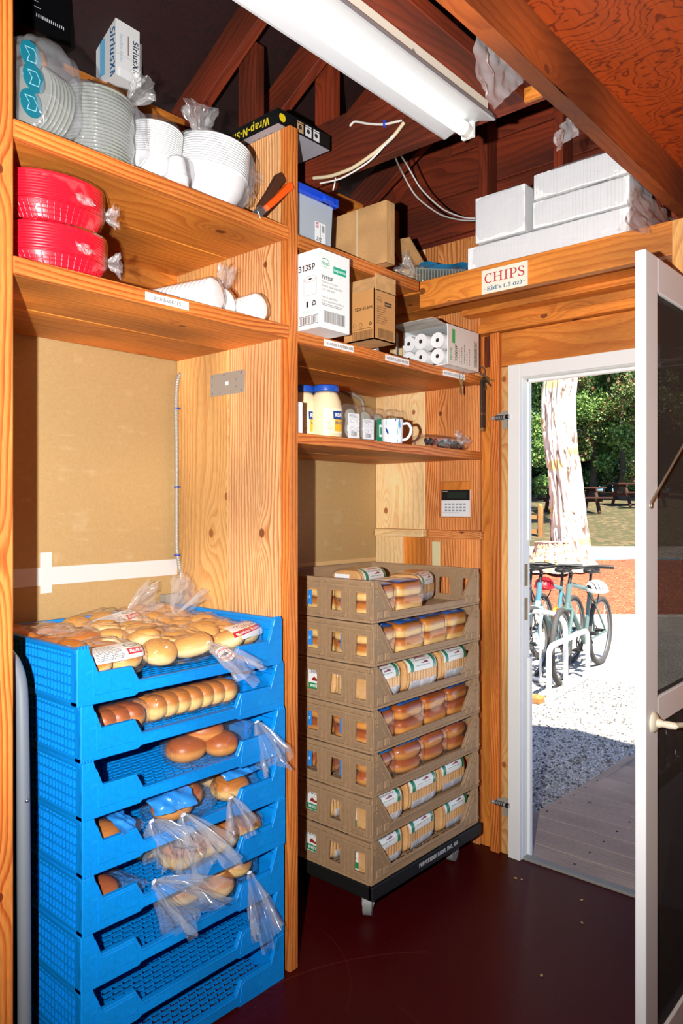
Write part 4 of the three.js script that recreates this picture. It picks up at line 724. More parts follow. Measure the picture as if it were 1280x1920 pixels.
// boxes up on the wall plate
{
  const sx = sticker(0.092, 0.2, (g, w, h) => { g.fillStyle = '#eceae8'; g.fillRect(0, 0, w, h); g.fillStyle = '#8a7a70'; g.fillRect(w * 0.5, h * 0.28, 12, h * 0.32); txt(g, 'SiriusXM', w * 0.72, h * 0.3, 78, '#20344e', { rot: Math.PI / 2, bold: true }); txt(g, 'Satellite Radio', w * 0.18, h * 0.3, 40, '#7fb4d4', { rot: Math.PI / 2 }); g.strokeStyle = '#c7c3bd'; g.lineWidth = 5; g.beginPath(); g.moveTo(0, h * 0.64); g.lineTo(w, h * 0.64); g.stroke(); }, 256);
  const sl = sticker(0.12, 0.2, (g, w, h) => { g.fillStyle = '#dcdad8'; g.fillRect(0, 0, w, h); txt(g, 'SiriusXM', w * 0.72, h * 0.2, 90, '#2b5d8c', { rot: Math.PI / 2, bold: true }); g.fillStyle = '#6db3d8'; g.fillRect(w * 0.2, h * 0.3, w * 0.25, h * 0.6); }, 256);
  const t = thing('radio_box', 'small white printed carton with a torn flap on the wall plate', 'box', [1.365, 2.832, -2.19], 0.04);
  obj('carton', bx(0.092, 0.2, 0.11, 0, 0.1, 0), [M.white, sl, M.white, M.white, sx, M.white], t);
  obj('flap', [bx(0.03, 0.1, 0.002, 0.055, 0.11, 0.03), bx(0.08, 0.03, 0.002, 0.008, 0.012, 0.059)], M.white, t);
  const bk = sticker(0.16, 0.36, (g, w, h) => { g.fillStyle = '#0b0b0d'; g.fillRect(0, 0, w, h); for (let k = 0; k < 9; k++) { g.fillStyle = '#c8c8cc'; g.fillRect(w * 0.3, h * (0.45 + k * 0.045), 40 + 90 * ((k * 37) % 7) / 7, 5); } for (let k = 0; k < 14; k++) g.fillRect(w * 0.34 + k * 20, h * 0.86, 9, 30); });
  const b = thing('black_carton', 'tall glossy black printed carton standing on the wall plate', 'box', [1.075, 2.832, -2.165], 0);
  obj('carton', bx(0.165, 0.38, 0.1, 0, 0.19, 0, 0), [M.black, M.black, M.black, M.black, (bk.roughness = 0.3, bk), M.black], b);
  obj('lid_edge', bx(0.168, 0.003, 0.103, 0, 0.3, 0), M.black, b);
  const w1 = sticker(0.235, 0.048, (g, w, h) => { g.fillStyle = '#0c0c0d'; g.fillRect(0, 0, w, h); g.fillStyle = '#e8c81e'; g.beginPath(); g.arc(40, h * 0.5, 30, 0, 7); g.fill(); [['#b8946a', 250], ['#dcdcdc', 330], ['#e4e4e4', 410]].forEach(([c, x]) => { g.fillStyle = c; g.fillRect(x - 70, 14, 62, h - 28); g.fillStyle = '#333'; g.beginPath(); g.arc(x - 40, h / 2, 16, 0, 7); g.fill(); }); }, 512);
  const w2 = sticker(0.34, 0.048, (g, w, h) => { g.fillStyle = '#0c0c0d'; g.fillRect(0, 0, w, h); g.save(); g.translate(w, h); g.rotate(Math.PI); txt(g, 'Wrap-N-Snap', 60, h * 0.7, 52, '#e8d22a', { bold: true }); g.restore(); g.fillStyle = '#8a1a1a'; g.fillRect(10, 10, 50, 20); }, 512);
  const w3 = sticker(0.235, 0.34, (g, w, h) => { g.fillStyle = '#a7a4ac'; g.fillRect(0, 0, w, h); greek(g, 30, 60, w - 160, 14, 30, 9, '#666'); barcode(g, w - 130, h - 160, 110, 100, 4); }, 256);
  const c = thing('wrap_box', 'flat black dispenser box with yellow lettering laid across the partition top', 'box', [1.712, 2.62, -1.835], 0);
  obj('carton', bx(0.236, 0.048, 0.34, 0, 0.024, 0), [M.black, w2, M.black, w3, w1, M.black], c);
  obj('lid_seam', bx(0.238, 0.0015, 0.342, 0, 0.036, 0), M.black, c);
}
// shelf-edge labels
function edgeLabel(s, u0, u1, y) { const x0 = xOn(u0, ZF), x1 = xOn(u1, ZF), w = x1 - x0; const m = sticker(w, 0.022, (g, W, H) => { g.fillStyle = '#f2f0ee'; g.fillRect(0, 0, W, H); txt(g, s, W / 2, H * 0.7, H * 0.55, '#444', { align: 'center', font: 'serif', bold: true }); }); const o = tag(obj('shelf_label', new THREE.BoxGeometry(w, 0.022, 0.0016), [M.white, M.white, M.white, M.white, m, M.white]), 'white paper shelf label reading ' + s.toLowerCase(), 'label'); o.position.set((x0 + x1) / 2, y, ZF + 0.0012); }
edgeLabel('RED BASKETS', 272, 353, 1.981); edgeLabel('COLORED PAPERWARE', 607, 662, 1.973); edgeLabel('CREDIT CARD PAPER', 722, 766, 1.973); edgeLabel('REGISTER PAPER ROLLS', 830, 871, 1.969);
// mending plate on the partition
{
  const t = thing('mending_plate', 'galvanised mending plate joining the two partition planks', 'metal plate', [0, 0, 0]);
  const a = at(395, 704, { x: PX }), b = at(459, 735, { x: PX });
  obj('plate', span(PX - 0.002, PX, b.y, a.y, a.z, b.z), M.galv, t);
  for (const [s, q] of [[0.07, 0.12], [0.07, 0.5], [0.07, 0.88], [0.3, 0.12], [0.42, 0.9], [0.78, 0.3], [0.78, 0.62], [0.93, 0.12], [0.93, 0.88]]) obj('nail_head', new THREE.CylinderGeometry(0.0035, 0.0035, 0.002, 10).rotateZ(Math.PI / 2).translate(PX - 0.003, b.y + (a.y - b.y) * q, a.z + (b.z - a.z) * s), M.steel, t);
  decal('stamp', 0.014, 0.012, M.white, t, [PX - 0.003, (a.y + b.y) / 2, (a.z + b.z) / 2], -Math.PI / 2);
}
// conduit and junction box in the corner of the left bay
function conduit(name, label, pts, r) { // ribbed flexible conduit
  const t = thing(name, label, 'conduit'), c = new THREE.CatmullRomCurve3(pts.map((p) => v3(...p))), n = Math.round(c.getLength() / 0.0022), g = [];
  const geo = grid(10, n, (u, v) => { const p = c.getPointAt(v), d = c.getTangentAt(v), a = v3(1, 0, 0.3).cross(d).normalize(), b = d.clone().cross(a), k = r * (1 + 0.13 * Math.cos(v * n * Math.PI / 2)), th = u * Math.PI * 2; return p.addScaledVector(a, Math.cos(th) * k).addScaledVector(b, Math.sin(th) * k); });
  obj('metal_hose', geo, M.galv, t); return t;
}
{
  const z = -2.2, p = (u, v) => { const q = at(u, v, { z }); return [q.x, q.y, z]; };
  const t = conduit('flexible_conduit', 'ribbed metal conduit running down the corner of the tan panel', [p(342, 699), p(335, 706), p(331, 728), p(330, 770), p(331, 850), p(331, 960), p(332, 1035), p(336, 1060), p(340, 1090), p(340, 1122)], 0.0075);
  for (const v of [766, 913, 1041]) { const q = p(332, v); obj('clip', new THREE.TorusGeometry(0.009, 0.0032, 6, 16).rotateX(Math.PI / 2).translate(...q), std(0x2342b4, 0.4), t); }
  const a = at(306, 1115, { z }), b = at(351, 1145, { z });
  const j = thing('junction_box', 'galvanised junction box at the foot of the conduit', 'electrical box', [0, 0, 0]);
  obj('box', span(a.x, b.x - 0.012, 1.045, a.y, -2.222, -2.18, 0.003), M.galv, j); obj('cover', span(a.x - 0.003, b.x - 0.01, 1.042, a.y + 0.002, -2.18, -2.178), M.galv, j);
  for (const s of [0.3, 0.7]) obj('screw', new THREE.CylinderGeometry(0.004, 0.004, 0.003, 10).rotateX(Math.PI / 2).translate(a.x + (b.x - a.x) * s * 0.9, a.y - 0.02, -2.177), M.steel, j);
  const k = conduit('flexible_conduit', 'short ribbed conduit behind the jar shelf', [[...p(640, 730)], [...p(652, 734)], [...p(668, 742)], [...p(680, 752)], [...p(684, 775)]].map((q) => [q[0], q[1], -2.205]), 0.0075);
}
// tape on the hardboard
{
  M.tape = std(0xdcd6d2, 0.5);
  const strip = (u0, u1, v0, v1, dz, label) => { const um = (u0 + u1) / 2, a = at(u0, v0, { z: ZB }), b = at(u1, v1, { z: ZB }); a.y = at(um, v0, { z: ZB }).y; b.y = at(um, v1, { z: ZB }).y; tag(obj('tape_strip', span(a.x, b.x, b.y, a.y, ZB, ZB + dz), M.tape), label, 'tape'); };
  strip(14, 337, 1058, 1090, 0.0012, 'long white tape strip running across the tan panel'); strip(75, 97, 1036, 1112, 0.0022, 'short upright piece of white tape crossing the long strip');
}
// grey tubular frame beside the post
{
  const t = thing('folding_frame', 'grey steel tube of a folded frame standing by the post and blue trays', 'folding frame', [0, 0, 0]);
  const p = (u, v, z) => at(u, v, { z }), z = -1.705;
  const a = p(44, 1920, z), x = p(43, 1500, z).x;
  obj('tube', tube([[x + 0.004, 0.012, z], [x + 0.003, 0.4, z], [x, 0.8, z], [x - 0.004, 1.0, z], [x - 0.012, 1.055, z], [x - 0.03, 1.095, z], [x - 0.05, 1.105, z], [x - 0.07, 1.107, z]], 0.0155, 60, 14), std(0x8d939b, 0.38, { metalness: 0.35 }), t);
  obj('rivet', new THREE.SphereGeometry(0.0055, 12, 8).translate(x + 0.002, p(44, 1498, z).y, z + 0.015), M.steel, t);
  obj('foot', new THREE.CylinderGeometry(0.018, 0.019, 0.03, 16).translate(x + 0.004, 0.015, z), M.black, t);
  obj('black_panel', bx(0.05, 1.02, 0.008, x - 0.006, 0.54, z - 0.024, 0.003), M.black, t);
}

// ---------- right bay, top shelf ----------
{
  const Y = 2.292;
  const t = thing('storage_bin', 'clear grey plastic bin with a bright blue lid on the top shelf', 'storage bin', [1.775, Y, -1.87], 0);
  const body = (k) => extr([[-0.085, 0], [0.085, 0], [0.097, 0.165], [-0.097, 0.165]], k); 
  obj('body', body(0.36).translate(0, 0, -0.18), new THREE.MeshPhysicalMaterial({ color: 0xc2ccd6, roughness: 0.35, transmission: 0.25, thickness: 0 }), t);
  obj('lid', [bx(0.215, 0.012, 0.39, 0, 0.176, 0, 0.005), bx(0.222, 0.03, 0.02, 0, 0.17, 0.188, 0.006), bx(0.02, 0.03, 0.39, 0.102, 0.17, 0, 0.006), bx(0.02, 0.03, 0.39, -0.102, 0.17, 0, 0.006), bx(0.05, 0.02, 0.03, 0.05, 0.165, 0.196, 0.005)], std(0x1247cf, 0.35), t);
  const st = sticker(0.05, 0.065, (g, w, h) => { g.fillStyle = '#eef0f0'; g.fillRect(0, 0, w, h); g.fillStyle = '#c21a3a'; g.fillRect(20, 20, 130, 150); txt(g, 'K', 50, 140, 120, '#fff', { bold: true }); g.fillStyle = '#27848a'; g.fillRect(w * 0.45, 40, 24, h - 80); txt(g, '212', 40, h - 120, 150, '#333', { italic: true, bold: true }); barcode(g, w * 0.62, 60, 150, 200, 5); }, 512);
  decal('sticker', 0.05, 0.075, st, t, [0.035, 0.05, 0.1812]);
  // brown carton
  const c = thing('cardboard_box', 'flattened plain brown carton with a taped seam standing beside the blue-lidded bin', 'box', [2.075, Y, -1.745], 0);
  const W = 0.045, D = 0.285, H = 0.215, th = 0.005;
  obj('carton', [bx(th, H, D, -W / 2, H / 2, 0), bx(th, H, D, W / 2, H / 2, 0), bx(W, H, th, 0, H / 2, D / 2), bx(W, H, th, 0, H / 2, -D / 2), bx(W, th, D, 0, th / 2, 0), bx(W, th, D, 0, H - 0.01, 0)], M.card, c);
  obj('tape', bx(0.0012, H, 0.004, -W / 2 - 0.003, H / 2, 0.012), std(0xd9c6a0, 0.3), c);
  // torn cardboard and kraft paper behind
  const k = thing('torn_cardboard', 'torn open brown carton stuffed with crumpled kraft paper in the corner', 'box', [2.53, Y, -1.83], 0.2);
  obj('flap', [bx(0.26, 0.004, 0.09).rotateZ(-0.4).translate(-0.06, 0.15, 0.02), bx(0.2, 0.15, 0.005, 0.1, 0.075, -0.06), bx(0.005, 0.1, 0.16, -0.13, 0.05, -0.03)], M.card, k);
  obj('kraft_paper', crumple(sq(0.1, 0.06, 0.07, 0.9, 0.9, { np: 22, nt: 30 }), 0.018, 22, 8, 0.03).translate(-0.05, 0.06, 0.03), M.card, k);
  // clear ribbed containers in a bag
  const b = thing('container_bag', 'bag of clear ribbed plastic containers with a blue printed band', 'containers', [2.475, Y + 0.001, -1.665], -0.75);
  const ribbed = (() => { const g = []; for (let i = 0; i < 18; i++) g.push(bx(0.006, 0.07, 0.09, -0.1 + i * 0.0118, 0.036, 0, 0.002)); return merge([...g, bx(0.21, 0.004, 0.095, 0, 0.072, 0, 0.001)]); })();
  obj('container', ribbed, M.clear, b); obj('bag', crumple(sq(0.125, 0.046, 0.065, 0.45, 0.5, { np: 36, nt: 44 }), 0.004, 20, 61, 0.008).translate(0, 0.047, 0), M.film, b);
  obj('printed_band', crumple(grid(14, 4, (u, v) => [-0.09 + u * 0.2, 0.09 + 0.006 * Math.sin(u * 9), -0.02 + v * 0.085 ]), 0.004, 40, 3), std(0x2aa0d8, 0.4, { side: THREE.DoubleSide }), b);
  addFrill(b, [-0.11, 0.05, 0.04], [-0.8, 0.4, 0.2], 0.07, 0.035, 63);
}
// foam containers over the door
{
  const Y = 2.291, foamGeo = bx(0.2, 0.088, 0.0114, 0, 0, 0, 0.0016);
  const bundle = (label, x, y, z0, z1, sy, seed, tall) => {
    const t = thing('foam_container_bundle', label, 'foam containers', [x, y, (z0 + z1) / 2]), n = Math.floor((z1 - z0) / 0.0115), H = 0.09 * sy;
    for (let i = 0; i < n; i++) { const m = obj('foam_container', foamGeo, M.foam, t); m.position.set(0.002 * noise3(i * 0.7, seed, 0), H / 2, -(z1 - z0) / 2 + (i + 0.5) * (z1 - z0) / n); m.scale.set(1, sy, 1.02); }
    obj('bag', crumple(sq(0.108, H / 2 + 0.004, (z1 - z0) / 2 + 0.014, 0.3, 0.3, { np: 40, nt: 90 }), 0.0015, 18, seed, 0.007).translate(0, H / 2 + 0.004, 0), M.filmSoft, t);
    return t;
  };
  bundle('long bottom bundle of white foam containers in a clear bag above the door', 2.455, Y, -1.46, -0.872, 1.04, 3);
  bundle('middle bundle of white foam containers stacked above the door', 2.462, Y + 0.103, -1.205, -0.874, 1.02, 5);
  bundle('uppermost bundle of white foam containers stacked above the door', 2.468, Y + 0.205, -1.205, -0.874, 0.96, 7);
  bundle('upright bundle of white foam containers with black print beside the stacked bundles', 2.458, Y + 0.103, -1.43, -1.232, 1.86, 9);
}
// plastic sheeting caught on the beam and by the screen door
{
  const sheet = (label, P, seed, amp = 0.012) => { // four corners in photo pixels on planes that touch the beam
    const [a, b, c, d] = P, g = grid(18, 18, (u, v) => { const p = a.clone().lerp(b, u), q = d.clone().lerp(c, u), r = p.lerp(q, v); const k = amp * noise3(r.x * 26 + seed, r.y * 26, r.z * 26) + amp * 1.4 * (0.3 - Math.abs(noise3(r.x * 40 + seed, r.y * 40, r.z * 40 + 5))); return r.add(v3(k * 0.7, k * 0.2, k)); });
    return tag(obj('plastic_sheet', g, M.poly), label, 'plastic sheet');
  };
  const p = (u, v, z = -0.845) => at(u, v, { z });
  sheet('torn clear plastic sheet hanging from the beam near the strip lamp', [p(893, 52), p(985, 145), p(930, 205), p(894, 150)], 3, 0.006);
  sheet('small twisted scrap of clear plastic hanging from the beam', [p(1066, 215), p(1088, 240), p(1052, 282), p(1040, 262)], 9, 0.01);
  sheet('crumpled clear plastic sheet over the end of the shelf above the door', [p(1190, 340, -0.842), p(1264, 415, -0.842), p(1240, 442, -0.79), p(1163, 432, -0.8)], 15, 0.009);
}
// cables
{
  const c1 = (label, pts, r, col) => tag(obj('cable', tube(pts, r, 50, 7), std(col, 0.45)), label, 'cable');
  const a = (u, v, x) => at(u, v, { x });
  c1('thick tan cable sagging below the dark joist', [a(588, 334, 1.86), a(620, 330, 1.86), a(660, 315, 1.86), a(700, 288, 1.86), a(735, 258, 1.87), a(757, 230, 1.885)], 0.0062, 0xd8c4a0);
  c1('thin white cable beside the thick tan one', [a(600, 344, 1.85), a(640, 334, 1.85), a(690, 304, 1.85), a(725, 268, 1.86), a(750, 238, 1.88)], 0.003, 0xe8e4dc);
  { const t = thing('cable', 'short white cable with a blue clip along the dark joist', 'cable'); obj('wire', tube([a(656, 236, 1.893), a(665, 228, 1.893), a(690, 232, 1.893), a(720, 233, 1.893), a(752, 226, 1.893)], 0.004, 30, 7), std(0xe4dcd0, 0.45), t); const q = a(721, 232, 1.892); obj('clip', bx(0.012, 0.022, 0.007, q.x, q.y, q.z, 0.002), std(0x2a48c4, 0.4), t); }
  const b = (u, v, z) => at(u, v, { z });
  c1('grey wire drooping from the joist to the foam containers, upper strand', [a(736, 268, 1.9), b(760, 305, -1.6), b(790, 355, -1.6), b(830, 392, -1.58), b(870, 408, -1.55), b(905, 409, -1.5)], 0.003, 0xcfcac4);
  c1('grey wire drooping from the joist to the foam containers, lower strand', [a(732, 275, 1.9), b(752, 320, -1.6), b(780, 368, -1.6), b(825, 402, -1.58), b(868, 413, -1.55), b(905, 413, -1.5)], 0.003, 0xbdb8b2);
  c1('thin white wire end dangling under the joist', [a(629, 333, 1.87), a(627, 345, 1.87), a(624, 357, 1.87)], 0.0022, 0xe8e4dc);
}
// ---------- right bay, middle shelf ----------
function recyc(g, x, y, r, col) { g.save(); g.translate(x, y); g.strokeStyle = col; g.lineWidth = r * 0.36; for (let k = 0; k < 3; k++) { g.rotate(Math.PI * 2 / 3); g.beginPath(); g.moveTo(-r * 0.45, -r * 0.62); g.lineTo(r * 0.2, -r * 0.62); g.lineTo(r * 0.5, -r * 0.1); g.stroke(); } g.restore(); }
function ncco(g, w, h, x, y, s, col) { txt(g, 'ncco', x, y, 46 * s, col, { bold: true }); g.strokeStyle = col; g.lineWidth = 6 * s; g.beginPath(); g.arc(x + 50 * s, y + 10 * s, 66 * s, -2.2, -0.7); g.stroke(); g.fillStyle = col; g.fillRect(x + 4 * s, y + 14 * s, 96 * s, 3 * s); }
{
  const Y = 1.99;
  const f1 = sticker(0.14, 0.241, (g, w, h) => { g.fillStyle = '#f3f2f0'; g.fillRect(0, 0, w, h); ncco(g, w, h, 34, 170, 1.35, '#2ba37a'); g.fillStyle = '#18a884'; g.fillRect(236, 150, 220, 80); txt(g, 'RegistRolls', 346, 204, 38, '#e8fff6', { align: 'center', bold: true }); txt(g, '7313SP', 38, 330, 58, '#1d1d1d', { bold: true }); txt(g, 'POS Point of Service', 38, 372, 30, '#555'); txt(g, 'Thermal Paper Rolls White', 38, 414, 30, '#444'); txt(g, '3.13" - 200\' Rolls', 38, 456, 30, '#444'); txt(g, 'Punto de venta (POS)', 38, 540, 28, '#444'); txt(g, 'Rollo de papel termico blanco', 38, 580, 28, '#444'); greek(g, 38, 600, 380, 2, 16, 3, '#777'); barcode(g, 74, 680, 360, 130, 21); }, 512);
  const f2 = sticker(0.28, 0.241, (g, w, h) => { g.fillStyle = '#f3f2f0'; g.fillRect(0, 0, w, h); txt(g, '7313SP', w - 190, 110, 48, '#1d1d1d', { bold: true }); g.strokeStyle = '#777'; g.lineWidth = 2; g.beginPath(); g.ellipse(w - 70, 160, 50, 16, 0, 0, 7); g.stroke(); g.strokeRect(w - 120, 160, 100, 90); g.fillStyle = '#222'; g.beginPath(); g.ellipse(w - 70, 160, 12, 5, 0, 0, 7); g.fill(); recyc(g, w - 40, 300, 20, '#222'); g.fillRect(w - 100, 284, 14, 34); txt(g, 'ncco.com', w - 130, 352, 24, '#2ba37a'); barcode(g, w - 160, 366, 150, 50, 23); }, 512);
  const t = thing('paper_roll_box', 'tall white carton with green and black print overhanging the shelf', 'box', [1.737, Y, -1.70], 0);
  obj('carton', bx(0.141, 0.241, 0.28, 0, 0.1205, 0), [M.white, f2, M.white, M.white, f1, M.white], t); obj('top_flap', bx(0.08, 0.004, 0.1).rotateZ(0.2).translate(0.01, 0.25, -0.05), M.card, t);
  const k1 = sticker(0.115, 0.165, (g, w, h) => { g.fillStyle = '#c08a52'; g.fillRect(0, 0, w, h); ncco(g, w, h, 60, 160, 1.1, '#4a3420'); g.fillStyle = '#3a2a1c'; g.fillRect(240, 150, 170, 66); txt(g, 'RegistRolls', 325, 194, 30, '#c9a070', { align: 'center', bold: true }); greek(g, 60, 240, 250, 8, 34, 31, '#6a4a2c', 0.4); barcode(g, 80, 560, 370, 140, 33, '#3a2818'); }, 512);
  const k2 = sticker(0.135, 0.165, (g, w, h) => { g.fillStyle = '#c08a52'; g.fillRect(0, 0, w, h); txt(g, '7225-55-6PK', 190, 240, 54, '#3a2818', { bold: true, sx: 0.95 }); g.strokeStyle = '#3a2818'; g.lineWidth = 5; for (const x of [190, 290]) { g.beginPath(); g.arc(x, 424, 24, 0, 7); g.stroke(); } g.fillRect(356, 400, 16, 48); recyc(g, 450, 424, 27, '#3a2818'); greek(g, 170, 470, 300, 1, 20, 4, '#6a4a2c'); barcode(g, 150, 500, 330, 110, 37, '#3a2818'); }, 512);
  const b = thing('paper_roll_box', 'small brown carton with a raised flap and dark print overhanging the shelf', 'box', [1.962, Y, -1.603], 0);
  obj('carton', [bx(0.115, 0.004, 0.135, 0, 0.002, 0), bx(0.003, 0.165, 0.135, 0.056, 0.0825, 0), bx(0.115, 0.165, 0.003, 0, 0.0825, -0.066)], M.card, b);
  obj('printed_front', bx(0.115, 0.165, 0.003, 0, 0.0825, 0.066), [M.card, M.card, M.card, M.card, k1, M.card], b); obj('printed_side', bx(0.003, 0.165, 0.135, -0.056, 0.0825, 0), [M.card, k2, M.card, M.card, M.card, M.card], b);
  obj('flap', [bx(0.108, 0.055, 0.003, 0.003, 0.19, 0.066), bx(0.003, 0.05, 0.125).rotateZ(-0.35).translate(-0.048, 0.186, 0)], M.card, b);
  // open white carton of paper rolls
  const p1 = sticker(0.228, 0.155, (g, w, h) => { g.fillStyle = '#d9d2cb'; g.fillRect(0, 0, w, h); g.fillStyle = '#3aa657'; g.fillRect(70, 30, 46, 120); txt(g, 'ncco', 66, h - 40, 50, '#4aa878', { rot: -Math.PI / 2, bold: true }); txt(g, '1300SP', 150, h - 40, 46, '#222', { rot: -Math.PI / 2, bold: true }); for (let i = 0; i < 5; i++) { g.save(); g.translate(180 + i * 42, h - 36); g.rotate(-Math.PI / 2); greek(g, 0, 0, 150 + (i % 3) * 40, 1, 22, 50 + i, '#555'); g.restore(); } g.save(); g.translate(430, h - 30); g.rotate(-Math.PI / 2); barcode(g, 0, 0, 240, 54, 61); g.restore(); }, 512);
  const o = thing('open_roll_box', 'open white carton lying on its side full of white paper rolls', 'box', [2.43, Y, -1.598], 0);
  const W = 0.228, H = 0.155, D = 0.21;
  obj('printed_front', bx(W, H, 0.003, W / 2, H / 2, 0), [M.white, M.white, M.white, M.white, p1, M.white], o); obj('carton', [bx(W, H, 0.003, W / 2, H / 2, -D), bx(W, 0.003, D, W / 2, 0.0015, -D / 2), bx(W, 0.003, D, W / 2, H, -D / 2), bx(0.003, H, D, W, H / 2, -D / 2)], M.white, o);
  obj('flap', [bx(0.09, 0.003, D - 0.01).rotateZ(-0.12).translate(-0.045, H + 0.004, -D / 2), bx(0.06, H - 0.01, 0.003).rotateY(0.5).translate(-0.026, H / 2, -D - 0.012)], mapped(specks([186, 176, 164], [], 731, 64), 0.7), o);
  const rollG = merge([new THREE.CylinderGeometry(0.03, 0.03, 0.056, 28, 1, true).rotateZ(Math.PI / 2), new THREE.RingGeometry(0.008, 0.03, 28).rotateY(-Math.PI / 2).translate(-0.028, 0, 0), new THREE.CylinderGeometry(0.008, 0.008, 0.056, 14, 1, true).rotateZ(Math.PI / 2)]), paper = std(0xf0efee, 0.6, { side: THREE.DoubleSide });
  let n = 0;
  for (const y of [0.033, 0.095]) for (const z of [-0.036, -0.098, -0.16]) { const r = thing('paper_roll', 'white paper roll packed in the open carton', 'paper roll', [2.43 + 0.012 + (n % 3) * 0.006 - (z < -0.05 ? 0.03 : 0), Y + y, -1.598 + z], 0, 'paper rolls in the open carton'); obj('paper', rollG, paper, r); obj('core', new THREE.CylinderGeometry(0.0085, 0.0085, 0.054, 14).rotateZ(Math.PI / 2), std(0x2b2622, 0.8), r); n++; }
  const loose = thing('paper_roll', 'loose white paper roll lying between the brown and white cartons', 'paper roll', [2.13, Y + 0.03, -1.74], 0.5); obj('paper', rollG, paper, loose); obj('core', new THREE.CylinderGeometry(0.0085, 0.0085, 0.054, 14).rotateZ(Math.PI / 2), std(0x2b2622, 0.8), loose);
  // hooks, keys and the wooden key stick
  const zf = ZF, hk = (label, u, v, s) => { const p = at(u, v, { z: zf + 0.004 }), t = thing('cup_hook', label, 'hook', [p.x, p.y, zf]); obj('hook_wire', tube([[0, 0.012 * s, -0.001], [0, 0.012 * s, 0.012 * s], [0.001, 0.002, 0.021 * s], [-0.003 * s, -0.013 * s, 0.02 * s], [-0.016 * s, -0.016 * s, 0.018 * s], [-0.03 * s, -0.008 * s, 0.016 * s]], 0.0022 * s, 40, 8), M.steel, t); return p; };
  const keyGeo = merge([extr([[-0.009, 0], [0.009, 0], [0.011, -0.008], [0.007, -0.017], [0.003, -0.02], [0.003, -0.046], [0, -0.049], [-0.003, -0.046], [-0.005, -0.04], [-0.003, -0.037], [-0.005, -0.032], [-0.003, -0.028], [-0.003, -0.02], [-0.007, -0.017], [-0.011, -0.008]], 0.002, 0.0003)]);
  const brass = std(0xb08d4a, 0.35, { metalness: 0.85 }), iron = std(0x5a554e, 0.45, { metalness: 0.8 });
  const h1 = hk('small steel hook under the register paper label', 864, 697, 0.62);
  const ks = thing('key_ring', 'pair of brass and steel keys on a small hook', 'keys', [h1.x - 0.012, h1.y - 0.012, zf + 0.012]);
  obj('ring', new THREE.TorusGeometry(0.013, 0.0011, 6, 24).translate(0, -0.01, 0), M.steel, ks); { const a = obj('key', keyGeo, brass, ks); a.position.set(-0.006, -0.022, 0.002); a.scale.setScalar(1.25); const b2 = obj('key', keyGeo, M.steel, ks); b2.position.set(0.008, -0.022, -0.003); b2.scale.setScalar(1.25); b2.rotation.set(0, 0.7, 0.08); }
  const h2 = hk('large bent steel hook at the shelf corner', 899, 696, 1.25);
  const st = thing('key_stick', 'worn dark wooden stick hung from the large hook with a bunch of keys', 'key stick', [h2.x - 0.006, h2.y - 0.03, zf + 0.022]);
  { const g = crumple(new THREE.BoxGeometry(0.022, 0.2, 0.012, 3, 24, 2).translate(0, -0.11, 0), 0.0012, 60, 3, 0.001); obj('stick', planarUV(g, 3), mapped(specks([72, 50, 34], [[[150, 110, 60], 0.82, 24, 0.8], [[40, 28, 20], 0.6, 12, 0.6]], 741, 256), 0.7), st); obj('worn_tip', planarUV(bx(0.021, 0.02, 0.0115, 0, -0.214, 0, 0.003), 3), std(0x9a6a34, 0.7), st); }
  for (let i = 0; i < 8; i++) { const a = obj('key', keyGeo, i % 3 ? iron : brass, st); a.position.set(0, -0.004, 0.008); a.rotation.set(0.3 * Math.sin(i * 3), i * 0.8, (i - 3.5) * 0.42); a.scale.setScalar(0.98); }
  obj('ring', new THREE.TorusGeometry(0.014, 0.0013, 6, 24).translate(0, 0.004, 0.004), M.steel, st);
}
